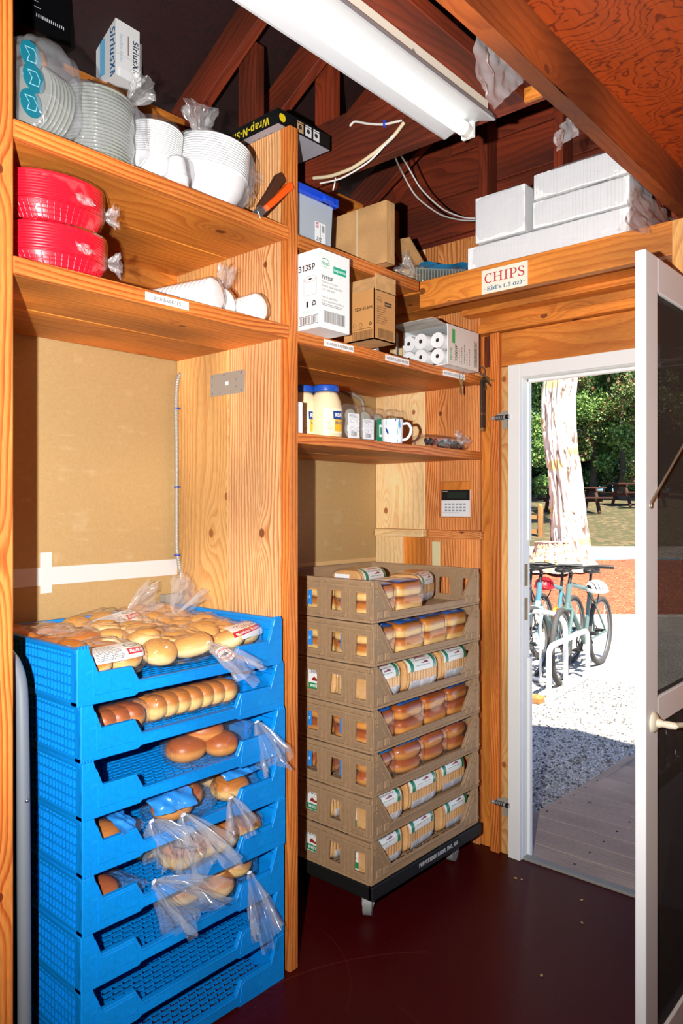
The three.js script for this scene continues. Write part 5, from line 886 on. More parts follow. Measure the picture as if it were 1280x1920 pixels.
// ---------- right bay, jar shelf ----------
{
  const Y = 1.672;
  const jl = sticker(0.1, 0.1, (g, w, h) => { g.fillStyle = '#f6e6c4'; g.fillRect(0, 0, w, h); g.fillStyle = '#f0b414'; g.fillRect(w * 0.5, h * 0.42, w * 0.5, h * 0.5); g.fillStyle = '#1b3f86'; g.beginPath(); g.moveTo(w * 0.42, h * 0.12); g.lineTo(w * 0.98, h * 0.08); g.lineTo(w, h * 0.44); g.lineTo(w * 0.44, h * 0.44); g.fill(); txt(g, 'REAL', w * 0.5, h * 0.34, 110, '#fff', { bold: true }); txt(g, 'MAYO', w * 0.54, h * 0.64, 84, '#1b3f86', { bold: true }); greek(g, 40, h * 0.5, w * 0.32, 6, 34, 3, '#b59a70'); }, 512);
  const jar = (label, u, z, s) => {
    const t = thing('mayonnaise_jar', label, 'jar', [xOn(u, z), Y, z], -0.2);
    obj('contents', lathe([[0.001, 0.004], [0.05, 0.004], [0.056, 0.012], [0.0565, 0.1], [0.052, 0.13], [0.042, 0.155], [0.038, 0.165], [0.001, 0.166]].map(([a, b]) => [a * s, b * s])), std(0xf3dfb2, 0.45), t);
    obj('glass', lathe([[0.001, 0.001], [0.053, 0.001], [0.058, 0.01], [0.0585, 0.1], [0.054, 0.132], [0.0435, 0.157], [0.04, 0.17]].map(([a, b]) => [a * s, b * s])), M.film, t);
    obj('lid', lathe([[0.001, 0.188], [0.042, 0.188], [0.0445, 0.184], [0.0445, 0.168], [0.043, 0.166], [0.001, 0.166]].map(([a, b]) => [a * s, b * s]), 60), std(0x1d4fb0, 0.35), t);
    obj('label', new THREE.CylinderGeometry(0.0592 * s, 0.0592 * s, 0.085 * s, 24, 1, true, -0.75, 1.3).translate(0, 0.062 * s, 0), new THREE.MeshStandardMaterial({ map: jl.map, roughness: 0.4, side: THREE.DoubleSide }), t);
  };
  jar('mayonnaise jar with a blue lid standing forward on the shelf', 611, -1.76, 1.0);
  jar('second mayonnaise jar half hidden behind the partition post', 566, -1.83, 1.0);
  tag(obj('small_box', bx(0.03, 0.1, 0.06, 1.682, Y + 0.05, -1.69, 0.002), std(0xeeeeec, 0.5)), 'narrow white carton squeezed beside the partition post', 'box');
  const bl = sticker(0.05, 0.08, (g, w, h) => { g.fillStyle = '#dcdcde'; g.fillRect(0, 0, w, h); g.strokeStyle = '#555'; g.lineWidth = 4; [[60, 90], [200, 90], [60, 230], [200, 230]].forEach(([x, y]) => { g.beginPath(); g.ellipse(x + 30, y + 30, 44, 32, 0, 0, 7); g.stroke(); }); greek(g, 20, 20, w - 40, 3, 18, 7, '#666'); barcode(g, 60, h - 110, 130, 80, 9); }, 256);
  const gr = sticker(0.05, 0.05, (g, w, h) => { g.fillStyle = '#12805a'; g.fillRect(0, 0, w, h); txt(g, 'D', 60, 190, 180, '#e8f4ee', { bold: true }); }, 256);
  const bag = (label, u, z, w, h, mat, lh, seed, dark, cat = 'bagged part') => {
    const t = thing('small_bag', label, cat, [xOn(u, z), Y, z], -0.25);
    obj('bag', crumple(sq(w / 2, h / 2, 0.022, 0.35, 0.7, { np: 26, nt: 32 }), 0.003, 30, seed, 0.006).translate(0, h / 2, 0), M.film, t);
    obj('card', bx(w * 0.84, lh, 0.002, 0, lh / 2 + 0.006, 0.02), [M.white, M.white, M.white, M.white, mat, M.white], t);
    obj('contents', crumple(sq(w * 0.36, h * 0.4, 0.012, 0.6, 0.7, { np: 14, nt: 18 }), 0.004, 40, seed + 1).translate(0, h * 0.45, 0), dark, t);
  };
  const greyP = M.clear, amber = std(0xb06a2c, 0.4);
  bag('clear bag with a tall printed card next to the mayonnaise jar', 657, -1.70, 0.056, 0.13, bl, 0.085, 3, greyP); bag('clear bag with a shorter printed card in front of the conduit', 684, -1.69, 0.056, 0.125, bl, 0.07, 6, greyP);
  bag('clear bag with a green label leaning behind the mug handle side', 735, -1.80, 0.07, 0.15, gr, 0.11, 9, amber); bag('narrow clear bag with a green edge behind the mug', 708, -1.76, 0.05, 0.135, gr, 0.09, 12, greyP);
  // mug
  const ml = canvasTex(512, 256, (g, w, h) => { g.fillStyle = '#f5f6f8'; g.fillRect(0, 0, w, h); const f = rng(5); for (let i = 0; i < 110; i++) { const c0 = Math.floor(f() * 6), x = 45 + c0 * 85 + (f() - 0.5) * 52, y = 50 + f() * 150; g.fillStyle = ['#2a62b8', '#4f8fd8', '#7fc0d8', '#1d4a98', '#9ad4d0'][i % 5]; g.save(); g.translate(x, y); g.rotate(f() * 6); g.beginPath(); g.ellipse(0, 0, 7 + f() * 9, 3 + f() * 3, 0, 0, 7); g.fill(); g.restore(); } });
  const mug = thing('coffee_mug', 'white coffee mug painted with blue leaves at the shelf front', 'mug', [xOn(735, -1.70), Y, -1.70], -0.78);
  obj('body', lathe([[0.001, 0.001], [0.034, 0.001], [0.0385, 0.006], [0.041, 0.09], [0.0405, 0.0925], [0.038, 0.091], [0.0355, 0.008], [0.001, 0.006]], 48), mapped(ml, 0.2), mug);
  obj('handle', tube([[0.038, 0.076, 0.004], [0.058, 0.078, 0.004], [0.07, 0.06, 0.004], [0.066, 0.036, 0.004], [0.052, 0.02, 0.004], [0.037, 0.016, 0.004]], 0.0055, 40, 10), std(0xf5f6f8, 0.2), mug);
  // bag of dark odds and ends
  const d = thing('parts_bag', 'flat clear bag of black and brown odds and ends at the shelf end', 'bagged parts', [xOn(825, -1.70), Y, -1.70], -0.1);
  obj('bag', crumple(sq(0.135, 0.026, 0.055, 0.4, 0.6, { np: 36, nt: 40 }), 0.004, 26, 71, 0.009).translate(0, 0.027, 0), M.film, d);
  const f = rng(9); for (let i = 0; i < 16; i++) { const m = obj('small_part', i % 2 ? bx(0.03, 0.012, 0.016, 0, 0, 0, 0.003) : new THREE.TorusGeometry(0.012, 0.004, 6, 14), [M.black, std(0x3c2418, 0.4), M.black, M.galv][i % 4], d); m.position.set(-0.1 + 0.2 * f(), 0.014 + 0.018 * f(), -0.03 + 0.06 * f()); m.rotation.set(f() * 3, f() * 3, f() * 3); }
  addFrill(d, [0.1, 0.03, 0.02], [0.4, 0.9, 0.2], 0.035, 0.03, 73);
}
// CHIPS sign
{
  const s = sticker(0.13, 0.072, (g, w, h) => { g.fillStyle = '#efe4cf'; g.fillRect(0, 0, w, h); txt(g, 'CHIPS', w / 2, h * 0.56, 158, '#c2404a', { align: 'center', font: 'serif', sx: 1.0 }); txt(g, '~Kid\u2019s (.5 oz)~', w / 2, h * 0.88, 68, '#3f6f92', { align: 'center', font: 'serif', bold: true }); });
  const a = at(903, 530, { x: 2.314 }), b = at(989, 512, { x: 2.314 });
  const m = tag(obj('chips_sign', new THREE.BoxGeometry(b.z - a.z, 0.084, 0.0016), [M.white, M.white, M.white, M.white, s, M.white]), 'cream card sign with red and blue serif lettering on the shelf fascia', 'sign');
  m.position.set(2.3138, (a.y + b.y) / 2, (a.z + b.z) / 2); m.rotation.y = -Math.PI / 2;
}
// alarm keypad in its cut-out
{
  const face = sticker(0.146, 0.13, (g, w, h) => { g.fillStyle = '#dfe0e2'; g.fillRect(0, 0, w, h); g.fillStyle = '#0c0d0e'; g.fillRect(0, 0, w, h * 0.39); g.fillStyle = '#16261f'; g.fillRect(w * 0.22, h * 0.09, w * 0.66, h * 0.22); txt(g, 'SECURITY', w * 0.04, h * 0.075, 22, '#ccc', { bold: true }); g.fillStyle = '#9aa0a4'; g.fillRect(w * 0.05, h * 0.84, w * 0.6, 4); });
  const a = at(829, 940, { x: XD }), b = at(882, 940, { x: XD });
  const t = thing('alarm_keypad', 'alarm keypad with black display and pale buttons set in a cut-out', 'keypad', [XD + 0.004, 1.455, (a.z + b.z) / 2]);
  const m = obj('housing', bx(b.z - a.z, 0.116, 0.022, 0, 0, 0), [M.white, M.white, M.white, M.white, face, M.white], t); m.rotation.y = -Math.PI / 2;
  const keyM = std(0x8f979b, 0.5), kz = b.z - a.z; for (let r = 0; r < 3; r++) for (let c = 0; c < 6; c++) obj('button', bx(0.003, 0.007, 0.012, -0.012, -0.004 - r * 0.014, -kz * 0.33 + c * kz * 0.13, 0.001), keyM, t);
}
// spring latches on the door trim
for (const [v, label] of [[783, 'chrome spring latch high on the trim by the door frame'], [1507, 'chrome spring latch low on the trim by the door frame']]) {
  const p = at(944, v, { x: XD - 0.018 }), t = thing('spring_latch', label, 'latch', [XD - 0.018, p.y, p.z]);
  obj('plate', [bx(0.003, 0.075, 0.022, -0.001, -0.01, 0.006, 0.001), bx(0.003, 0.03, 0.05, -0.002, 0.004, -0.005, 0.001)], M.galv, t);
  obj('barrel', [rod([-0.008, 0, -0.045], [-0.008, 0, 0.03], 0.0075, 0.0075, 14), new THREE.SphereGeometry(0.0085, 12, 8).translate(-0.008, 0, -0.045)], std(0xc4c6c8, 0.25, { metalness: 0.55 }), t);
  obj('spring_coil', [-0.03, -0.022, -0.014, -0.006, 0.002].map((z) => new THREE.TorusGeometry(0.0085, 0.0018, 6, 16).translate(-0.008, 0, z)), M.black, t);
  obj('roller', rod([-0.01, 0.001, 0.016], [-0.01, 0.001, 0.028], 0.0095, 0.0095, 14), M.black, t);
}
// crumbs on the floor
for (const [u, v] of [[966, 1647], [978, 1650], [1053, 1624], [1015, 1830], [1090, 1688], [1091, 1731]]) { const p = at(u, v, { y: 0 }); const m = tag(obj('crumb', crumple(sq(0.006, 0.0018, 0.004, 0.8, 0.9, { np: 6, nt: 10 }), 0.001, 140, u), std(0xc9a468, 0.8)), 'small tan crumb lying on the dark red floor', 'crumb', 'crumbs on the floor'); m.position.set(p.x, 0.0018, p.z); m.rotation.y = u; }

// ---------- outdoors ----------
const GY = -0.11;
const groundY = (d) => { // rises gently beyond the kerb; d is the distance along the view axis
  const k = [[0, GY], [9.35, GY], [9.4, 0.06], [12, 0.42], [15, 0.55], [18, 0.86], [23, 1.33], [30, 1.9], [45, 2.4], [90, 3]];
  for (let i = 1; i < k.length; i++) if (d <= k[i][0]) { const t = (d - k[i - 1][0]) / (k[i][0] - k[i - 1][0]); return k[i - 1][1] + (k[i][1] - k[i - 1][1]) * t; }
  return 3;
};
const W2 = (d, r) => [FX * d + RX * r, FZ * d + RZ * r];           // view-axis depth and sideways offset to x, z
const G3 = (u, d, y = groundY(d)) => { const [x, z] = W2(d, (u - CX) / F * d); return v3(x, y, z); };
const band = (name, d0, d1, nd, mat, dy = 0, amp = 0, r0 = -14, r1 = 26) => struct(name, planarUV(grid(60, nd, (u, v) => { const d = d0 + (d1 - d0) * (1 - v), [x, z] = W2(d, r0 + (r1 - r0) * u); return [x, groundY(d) + dy + amp * noise3(x * 1.3, 0, z * 1.3), z]; }), 0.5), mat);
M.gravel = mapped(specks([170, 166, 160], [[[104, 102, 102], 0.58, 150, 0.85], [[226, 222, 214], 0.62, 170, 0.9], [[84, 84, 88], 0.84, 140, 0.9]], 801, 1024), 0.95);
M.gravel.map.repeat.set(1, 1);
{ // gravel yard outside the wall, real stones near the door
  struct('ground', planarUV(grid(40, 40, (u, v) => [2.83 + u * 16, GY, 9 - v * 22]), 0.9), M.gravel);
  const st = new THREE.InstancedMesh(new THREE.IcosahedronGeometry(1, 0), std(0xffffff, 0.9), 9000), f = rng(12), q = new THREE.Matrix4(), e = new THREE.Euler(), col = new THREE.Color();
  for (let i = 0; i < 9000; i++) { const x = 2.95 + Math.pow(f(), 1.3) * 3.6, z = -3.6 + f() * 2.6, s = 0.004 + 0.007 * f(); e.set(f() * 6, f() * 6, f() * 6); q.makeRotationFromEuler(e).scale(v3(s, s * 0.7, s * 0.8)).setPosition(x, GY + s * 0.3, z); st.setMatrixAt(i, q); const g = 0.08 + 0.5 * f() * f(); col.setRGB(g, g * 0.98, g * 0.94); st.setColorAt(i, col); }
  st.name = 'loose_gravel'; tag(st, 'loose grey gravel between the building and the bicycles', 'gravel', null, 'stuff'); scene.add(st);
}
// ramp of planks at the door
{
  const t = thing('door_ramp', 'weathered brown plank ramp outside the doorway', 'ramp', [0, 0, 0]);
  M.deck = mapped(woodTex({ early: [180, 158, 140], late: [168, 144, 126], rings: 18, warp: 1.4, knots: 1, seed: 161, stain: 0.1, knotCol: [70, 50, 42] }), 0.7);
  const n = 11, x0 = 2.84, x1 = 4.49;
  for (let k = 0; k < n; k++) { const a = x0 + (x1 - x0) * k / n, b = x0 + (x1 - x0) * (k + 1) / n - 0.011, y = -0.015 - 0.05 * ((a + b) / 2 - x0) / (x1 - x0); const g = grain(span(a, b, y - 0.03, y, -1.675, 0.3, 0.004), 'z'); obj('plank', g, M.deck, t); for (const z of [-1.64, -1.3, -0.95]) obj('screw', new THREE.CylinderGeometry(0.005, 0.005, 0.003, 8).translate((a + b) / 2, y + 0.0005, z), M.black, t); }
  obj('subframe', span(x0, x1, GY - 0.01, -0.07, -1.62, 0.24), std(0x2a1f1a, 0.9), t);
  obj('side_joist', grain(span(x0, x1, GY - 0.02, -0.048, -1.67, -1.63), 'x'), M.deck, t); obj('side_joist', grain(span(x0, x1, GY - 0.02, -0.06, 0.25, 0.29), 'x'), M.deck, t);
}
// kerb, mulch bed, path, lawn
M.kerb = mapped(specks([206, 200, 190], [[[180, 172, 160], 0.6, 60, 0.5]], 821, 256), 0.9);
M.mulch = mapped(specks([158, 78, 48], [[[124, 54, 32], 0.55, 90, 0.8], [[190, 116, 78], 0.7, 110, 0.8], [[84, 34, 22], 0.78, 60, 0.8]], 831, 512), 0.95);
M.path = mapped(specks([150, 142, 132], [[[128, 118, 108], 0.6, 90, 0.5]], 841, 256), 0.95);
M.lawn = mapped(specks([76, 66, 40], [[[54, 62, 28], 0.5, 40, 0.7], [[108, 90, 62], 0.62, 18, 0.8], [[44, 52, 24], 0.66, 150, 0.6]], 851, 512), 0.95);
{
  for (let k = 0; k < 12; k++) { const r = -3 + k * 1.22, a = W2(9.3, r), g = grain(bx(1.2, 0.2, 0.16, 0, 0, 0, 0.012), 'x'); g.rotateY(-Math.atan2(RZ, RX)); g.translate(a[0], GY + 0.1, a[1]); tag(obj('kerb_block', planarUV(g, 1), M.kerb), 'pale kerb block edging the mulch bed', 'kerb', 'kerb blocks along the mulch bed'); }
}
band('ground', 9.42, 13.6, 24, M.mulch, 0, 0.05); band('path', 13.6, 15.6, 8, M.path, 0.0, 0.0); band('lawn', 15.6, 70, 40, M.lawn, 0, 0.06, -30, 60);

// ----- the big tree, the stump -----
T.bark = (() => { const a = noise2(861, 40, 12), b = noise2(862, 90, 40), c = noise2(863, 6, 6); return dataTex(512, 512, (u, v) => { const q = a(u * 40, v * 6) * 0.6 + b(u * 90, v * 20) * 0.4, k = sst(0.26, 0.44, q); let col = mix3([120, 100, 86], [206, 196, 182], k); col = mix3(col, [206, 178, 84], sst(0.62, 0.8, c(u * 6, v * 6)) * sst(0.4, 0.6, k) * 0.6); return col; }); })(); T.bark.repeat.set(1, 4); M.bark = mapped(T.bark, 0.95); M.stump = mapped(T.bark, 0.95, { color: 0xe6dccf }); M.barkDark = mapped(T.bark, 0.95, { color: 0x6a5e54 });
function trunkGeo(pts, n = 48, m = 60, amp = 0.07, furrow = 0) { // pts: [point, radius] from the ground up
  const c = new THREE.CatmullRomCurve3(pts.map((p) => p[0])), rad = (v) => { const k = v * (pts.length - 1), i = Math.min(pts.length - 2, Math.floor(k)); return pts[i][1] + (pts[i + 1][1] - pts[i][1]) * (k - i); };
  return grid(n, m, (u, v) => { const p = c.getPoint(v), t = u * Math.PI * 2, r = rad(v) * (1 + amp * noise3(Math.cos(t) * 5, v * 9, Math.sin(t) * 5) + amp * 1.5 * (0.4 - Math.abs(noise3(Math.cos(t) * 11 + 3, v * 5, Math.sin(t) * 11))) - furrow * Math.max(0, 0.34 - Math.abs(noise3(Math.cos(t) * 8 + 9, v * 26, Math.sin(t) * 8))) + (v < 0.16 ? (0.16 - v) * 1.5 * Math.max(0, Math.sin(t * 5 + 1)) : 0)); return [p.x + Math.cos(t) * r, p.y, p.z + Math.sin(t) * r]; });
}
const leafGeo = (() => { const g = new THREE.BufferGeometry(); g.setAttribute('position', new THREE.Float32BufferAttribute([0, 0, 0, 0.5, 0.08, 0.35, 0, 0, 1, -0.5, 0.08, 0.35], 3)); g.setIndex([0, 1, 2, 0, 2, 3]); g.computeVertexNormals(); return g; })();
const leafMat = new THREE.MeshPhysicalMaterial({ color: 0xffffff, roughness: 0.55, transmission: 0.25, thickness: 0, side: THREE.DoubleSide });
function leaves(parent, name, blobs, count, size, pal, seed) { // leaves over the shells of the crown's clumps
  const f = rng(seed), im = new THREE.InstancedMesh(leafGeo, leafMat, count), m = new THREE.Matrix4(), e = new THREE.Euler(), col = new THREE.Color(), tot = blobs.reduce((s, b) => s + b[3] * b[3], 0);
  let i = 0;
  for (const [x, y, z, r] of blobs) { const n = Math.floor(count * r * r / tot); for (let k = 0; k < n && i < count; k++, i++) { const a = f() * 6.283, c = f() * 2 - 1, s = Math.sqrt(1 - c * c), q = r * Math.pow(f(), 0.35) * (0.8 + 0.4 * noise3(x * 9 + Math.cos(a) * s * 3, c * 3, Math.sin(a) * s * 3)); e.set(f() * 6, f() * 6, f() * 6); const S = size * (0.6 + 0.8 * f()); m.makeRotationFromEuler(e).scale(v3(S, S, S)).setPosition(x + Math.cos(a) * s * q, y + c * q * 0.85, z + Math.sin(a) * s * q); im.setMatrixAt(i, m); const p = pal[Math.floor(f() * pal.length)], b = 0.75 + 0.5 * f(); col.setRGB(p[0] * b, p[1] * b, p[2] * b); im.setColorAt(i, col); } }
  im.count = i; im.name = name; im.userData.kind = 'stuff'; im.castShadow = im.receiveShadow = true; parent.add(im); return im;
}
const GREEN = [[0.13, 0.25, 0.045], [0.2, 0.35, 0.06], [0.08, 0.17, 0.035], [0.26, 0.38, 0.09], [0.17, 0.28, 0.07]], RUST = [[0.3, 0.13, 0.06], [0.14, 0.22, 0.05], [0.12, 0.2, 0.05], [0.16, 0.26, 0.06], [0.1, 0.17, 0.04]];
{
  const d = 12.6, p = (u, v) => { const y = EYE - (v - CY) / F * d, [x, z] = W2(d, (u - CX) / F * d); return v3(x, y, z); };
  const t = thing('oak_tree', 'large sunlit tree trunk with furrowed pale bark behind the bicycles', 'tree');
  obj('trunk', trunkGeo([[p(1076, 1082), 0.42], [p(1072, 1045), 0.33], [p(1066, 980), 0.29], [p(1059, 900), 0.27], [p(1050, 830), 0.27], [p(1046, 760), 0.275], [p(1051, 700), 0.27], [p(1056, 600), 0.27], [p(1056, 480), 0.25], [p(1050, 300), 0.22]], 150, 260, 0.07, 0.3), M.bark, t);
  const top = p(1050, 330);
  for (const [dx, dy, dz] of [[1.5, 2.0, 0.8], [-1.2, 2.2, -0.6], [0.4, 2.4, -1.5], [-0.5, 2.1, 1.6]]) obj('branch', trunkGeo([[top.clone(), 0.16], [top.clone().add(v3(dx * 0.4, dy * 0.5, dz * 0.4)), 0.11], [top.clone().add(v3(dx, dy, dz)), 0.05]], 12, 12, 0.05), M.bark, t);
  { const f = rng(31), bl = []; for (let j = 0; j < 16; j++) bl.push([top.x + 1 + f() * 6, top.y + 2.5 + f() * 3, top.z - 1.5 - f() * 5 + 2, 0.9 + 0.5 * f()]); leaves(t, 'foliage', bl, 9000, 0.2, GREEN, 5); }
}
{
  const d = 12.05, b = G3(1034, d, groundY(d) - 0.02), t = thing('tree_stump', 'wide pale cut stump in front of the tree', 'stump', [b.x, b.y, b.z]);
  obj('stump_body', grid(140, 24, (u, v) => { const a = u * 6.283, r = (0.34 + 0.26 * Math.pow(1 - v, 1.8) * (1 + 0.4 * Math.sin(a * 6))) * (1 + 0.1 * noise3(Math.cos(a) * 6, v * 2, Math.sin(a) * 6) - 0.3 * Math.max(0, 0.3 - Math.abs(noise3(Math.cos(a) * 10 + 4, v * 1.5, Math.sin(a) * 10)))); return [Math.cos(a) * r * 0.78, v * 0.47, Math.sin(a) * r * 0.74]; }), M.stump, t);
  obj('cut_face', grid(40, 6, (u, v) => { const a = -u * 6.283, r = v * 0.345 * (1 + 0.06 * noise3(Math.cos(a) * 6, 2, Math.sin(a) * 6)); return [Math.cos(a) * r * 0.78, 0.47 + 0.006 * noise3(Math.cos(a) * r * 20, 0, Math.sin(a) * r * 20), Math.sin(a) * r * 0.74]; }), mapped(specks([176, 158, 136], [[[176, 156, 130], 0.6, 40, 0.5]], 871, 128), 0.9), t);
}
// fence end beyond the stump
{
  const d = 17, b = G3(1013, d), t = thing('rail_fence', 'weathered timber fence post with rails meeting it near the stump', 'fence', [b.x, b.y, b.z], 0.2);
  const m = mapped(T.pine, 0.8, { color: 0xb4aca4 });
  obj('post', grain(bx(0.14, 0.72, 0.1, 0, 0.33, 0, 0.02), 'y'), m, t); obj('post_cap', grain(sq(0.07, 0.06, 0.05, 0.8, 0.8, { np: 8, nt: 14 }).translate(0, 0.69, 0), 'y'), m, t);
  for (const y of [0.45, 0.12]) obj('rail', grain(bx(0.045, 0.1, 1.6).translate(0, y, -0.8), 'z'), m, t);
}
// picnic tables on the lawn
{
  M.picnic = mapped(T.pine, 0.85, { color: 0x4c3430 });
  const table = (label, u, d, turn, tiltless) => {
    const b = G3(u, d), t = thing('picnic_table', label, 'picnic table', [b.x, b.y, b.z], turn, 'picnic tables on the lawn'), g = (n, geo) => obj(n, grain(geo, 'x'), M.picnic, t);
    for (let k = 0; k < 5; k++) g('table_plank', bx(1.8, 0.045, 0.14, 0, 0.74, -0.3 + k * 0.15)); for (const s of [-1, 1]) for (const k of [0, 1]) g('bench_plank', bx(1.8, 0.045, 0.12, 0, 0.44, s * (0.62 + k * 0.13)));
    for (const x of [-0.6, 0.6]) { g('bench_beam', bx(0.05, 0.1, 1.5, x, 0.38, 0)); g('top_beam', bx(0.05, 0.09, 0.74, x, 0.68, 0)); for (const s of [-1, 1]) obj('leg', grain(rod([x, 0, s * 0.58], [x, 0.72, s * 0.24], 0.06, 0.06, 4), 'y'), M.picnic, t); }
  };
  table('brown wooden picnic table half hidden by the tree trunk', 1072, 22.2, -0.8); table('brown wooden picnic table under the dark trees beyond the trunk', 1196, 24.5, -0.7);
}
// the woods behind
{
  const woods = [[985, 27, 6.5, 0], [1035, 30, 8, 0], [1110, 28.5, 7, 1], [1165, 27.5, 6.6, 2], [1225, 29, 7.5, 1], [1300, 28, 7, 0], [930, 29, 7, 0], [1140, 33, 9, 0], [1060, 35, 9, 0], [1230, 36, 9, 0], [980, 36, 9, 0]];
  woods.forEach(([u, d, h, k], i) => {
    const b = G3(u, d), t = thing('woodland_tree', ['dense green tree at the edge of the woods', 'olive green tree with darker gaps behind the picnic tables', 'tree with rust-brown leaf clusters above the picnic tables'][k], 'tree', [b.x, b.y, b.z], 0, 'trees behind the picnic tables');
    const f = rng(300 + i), bl = []; for (let j = 0; j < 20; j++) { const a = f() * 6.283, r = 1.9 * Math.sqrt(f()); bl.push([Math.cos(a) * r, 1.7 + (h - 2) * f(), Math.sin(a) * r, 0.55 + 0.45 * f()]); }
    for (let j = 0; j < 3; j++) bl.push([rr(-1.2, 1.2, f), 0.5 + f() * 0.8, rr(-1.2, 1.2, f), 0.5]);
    obj('trunk', trunkGeo([[v3(0, -0.1, 0), 0.16], [v3(0.05, 1.2, 0.03), 0.11], [v3(-0.05, 2.6, 0), 0.09], [v3(0.1, h - 1, 0), 0.05]], 12, 16, 0.04), M.barkDark, t);
    leaves(t, 'foliage', bl, 34000, 0.088, k === 2 ? RUST : GREEN, 400 + i);
  });
}
for (let i = 0; i < 9; i++) { // undergrowth closing the view under the trees
  const b = G3(940 + i * 48, 32.5 + (i % 3) * 1.6), t = thing('shrub', 'dark shrub in the undergrowth below the woodland trees', 'shrub', [b.x, b.y, b.z], 0, 'undergrowth below the trees'), f = rng(700 + i), bl = [];
  for (let j = 0; j < 9; j++) bl.push([rr(-1.1, 1.1, f), 0.3 + f() * 1.9, rr(-0.7, 0.7, f), 0.5 + 0.25 * f()]);
  leaves(t, 'foliage', bl, 11000, 0.1, [[0.05, 0.11, 0.025], [0.08, 0.15, 0.03], [0.06, 0.1, 0.03]], 800 + i); obj('stem', rod([0, -0.1, 0], [0.05, 1.2, 0], 0.05, 0.02), M.bark, t);
}
// ----- bicycle rack and bicycles -----
{
  const m = std(0xe6e9ea, 0.4, { metalness: 0.1 }), r = 0.022, y = GY;
  const hoop = (t, n, a, b, h, rad = 0.1) => { const d = v3(b[0] - a[0], 0, b[1] - a[1]), L = d.length(); d.normalize(); const q = (s, yy) => v3(a[0] + d.x * s, y + yy, a[1] + d.z * s); obj(n, new THREE.TubeGeometry((() => { const c = new THREE.CurvePath(); const P = [q(0, 0), q(0, h - rad), q(rad, h), q(L - rad, h), q(L, h - rad), q(L, 0)]; c.add(new THREE.LineCurve3(P[0], P[1])); c.add(new THREE.QuadraticBezierCurve3(P[1], q(0, h), P[2])); c.add(new THREE.LineCurve3(P[2], P[3])); c.add(new THREE.QuadraticBezierCurve3(P[3], q(L, h), P[4])); c.add(new THREE.LineCurve3(P[4], P[5])); return c; })(), 70, r, 10), m, t); };
  const t = thing('bicycle_rack', 'white tubular steel bicycle rack on the gravel', 'bicycle rack');
  hoop(t, 'end_loop', [5.51, -2.675], [6.52, -2.79], 0.44); hoop(t, 'end_loop', [5.45, -4.2], [6.46, -4.32], 0.44);
  hoop(t, 'main_loop', [6.13, -2.82], [6.0, -4.3], 0.62, 0.16);
  for (let k = 0; k < 6; k++) obj('bar', rod([6.1 - k * 0.02, y, -3.04 - k * 0.22], [6.1 - k * 0.02, y + 0.61, -3.04 - k * 0.22], 0.011), m, t);
  obj('ground_rail', [rod([5.51, y + 0.02, -2.675], [6.52, y + 0.02, -2.79], r), rod([5.51, y + 0.02, -2.675], [5.45, y + 0.02, -4.2], r), rod([6.13, y + 0.02, -2.82], [6.0, y + 0.02, -4.3], r)], m, t);
  tag(obj('ground_timber', grain(bx(0.12, 0.05, 1.6, 5.46, y + 0.025, -3.5, 0.008), 'z'), mapped(T.pine, 0.8, { color: 0xb8a898 })), 'pale timber lying on the gravel below the bicycle rack', 'timber');
}
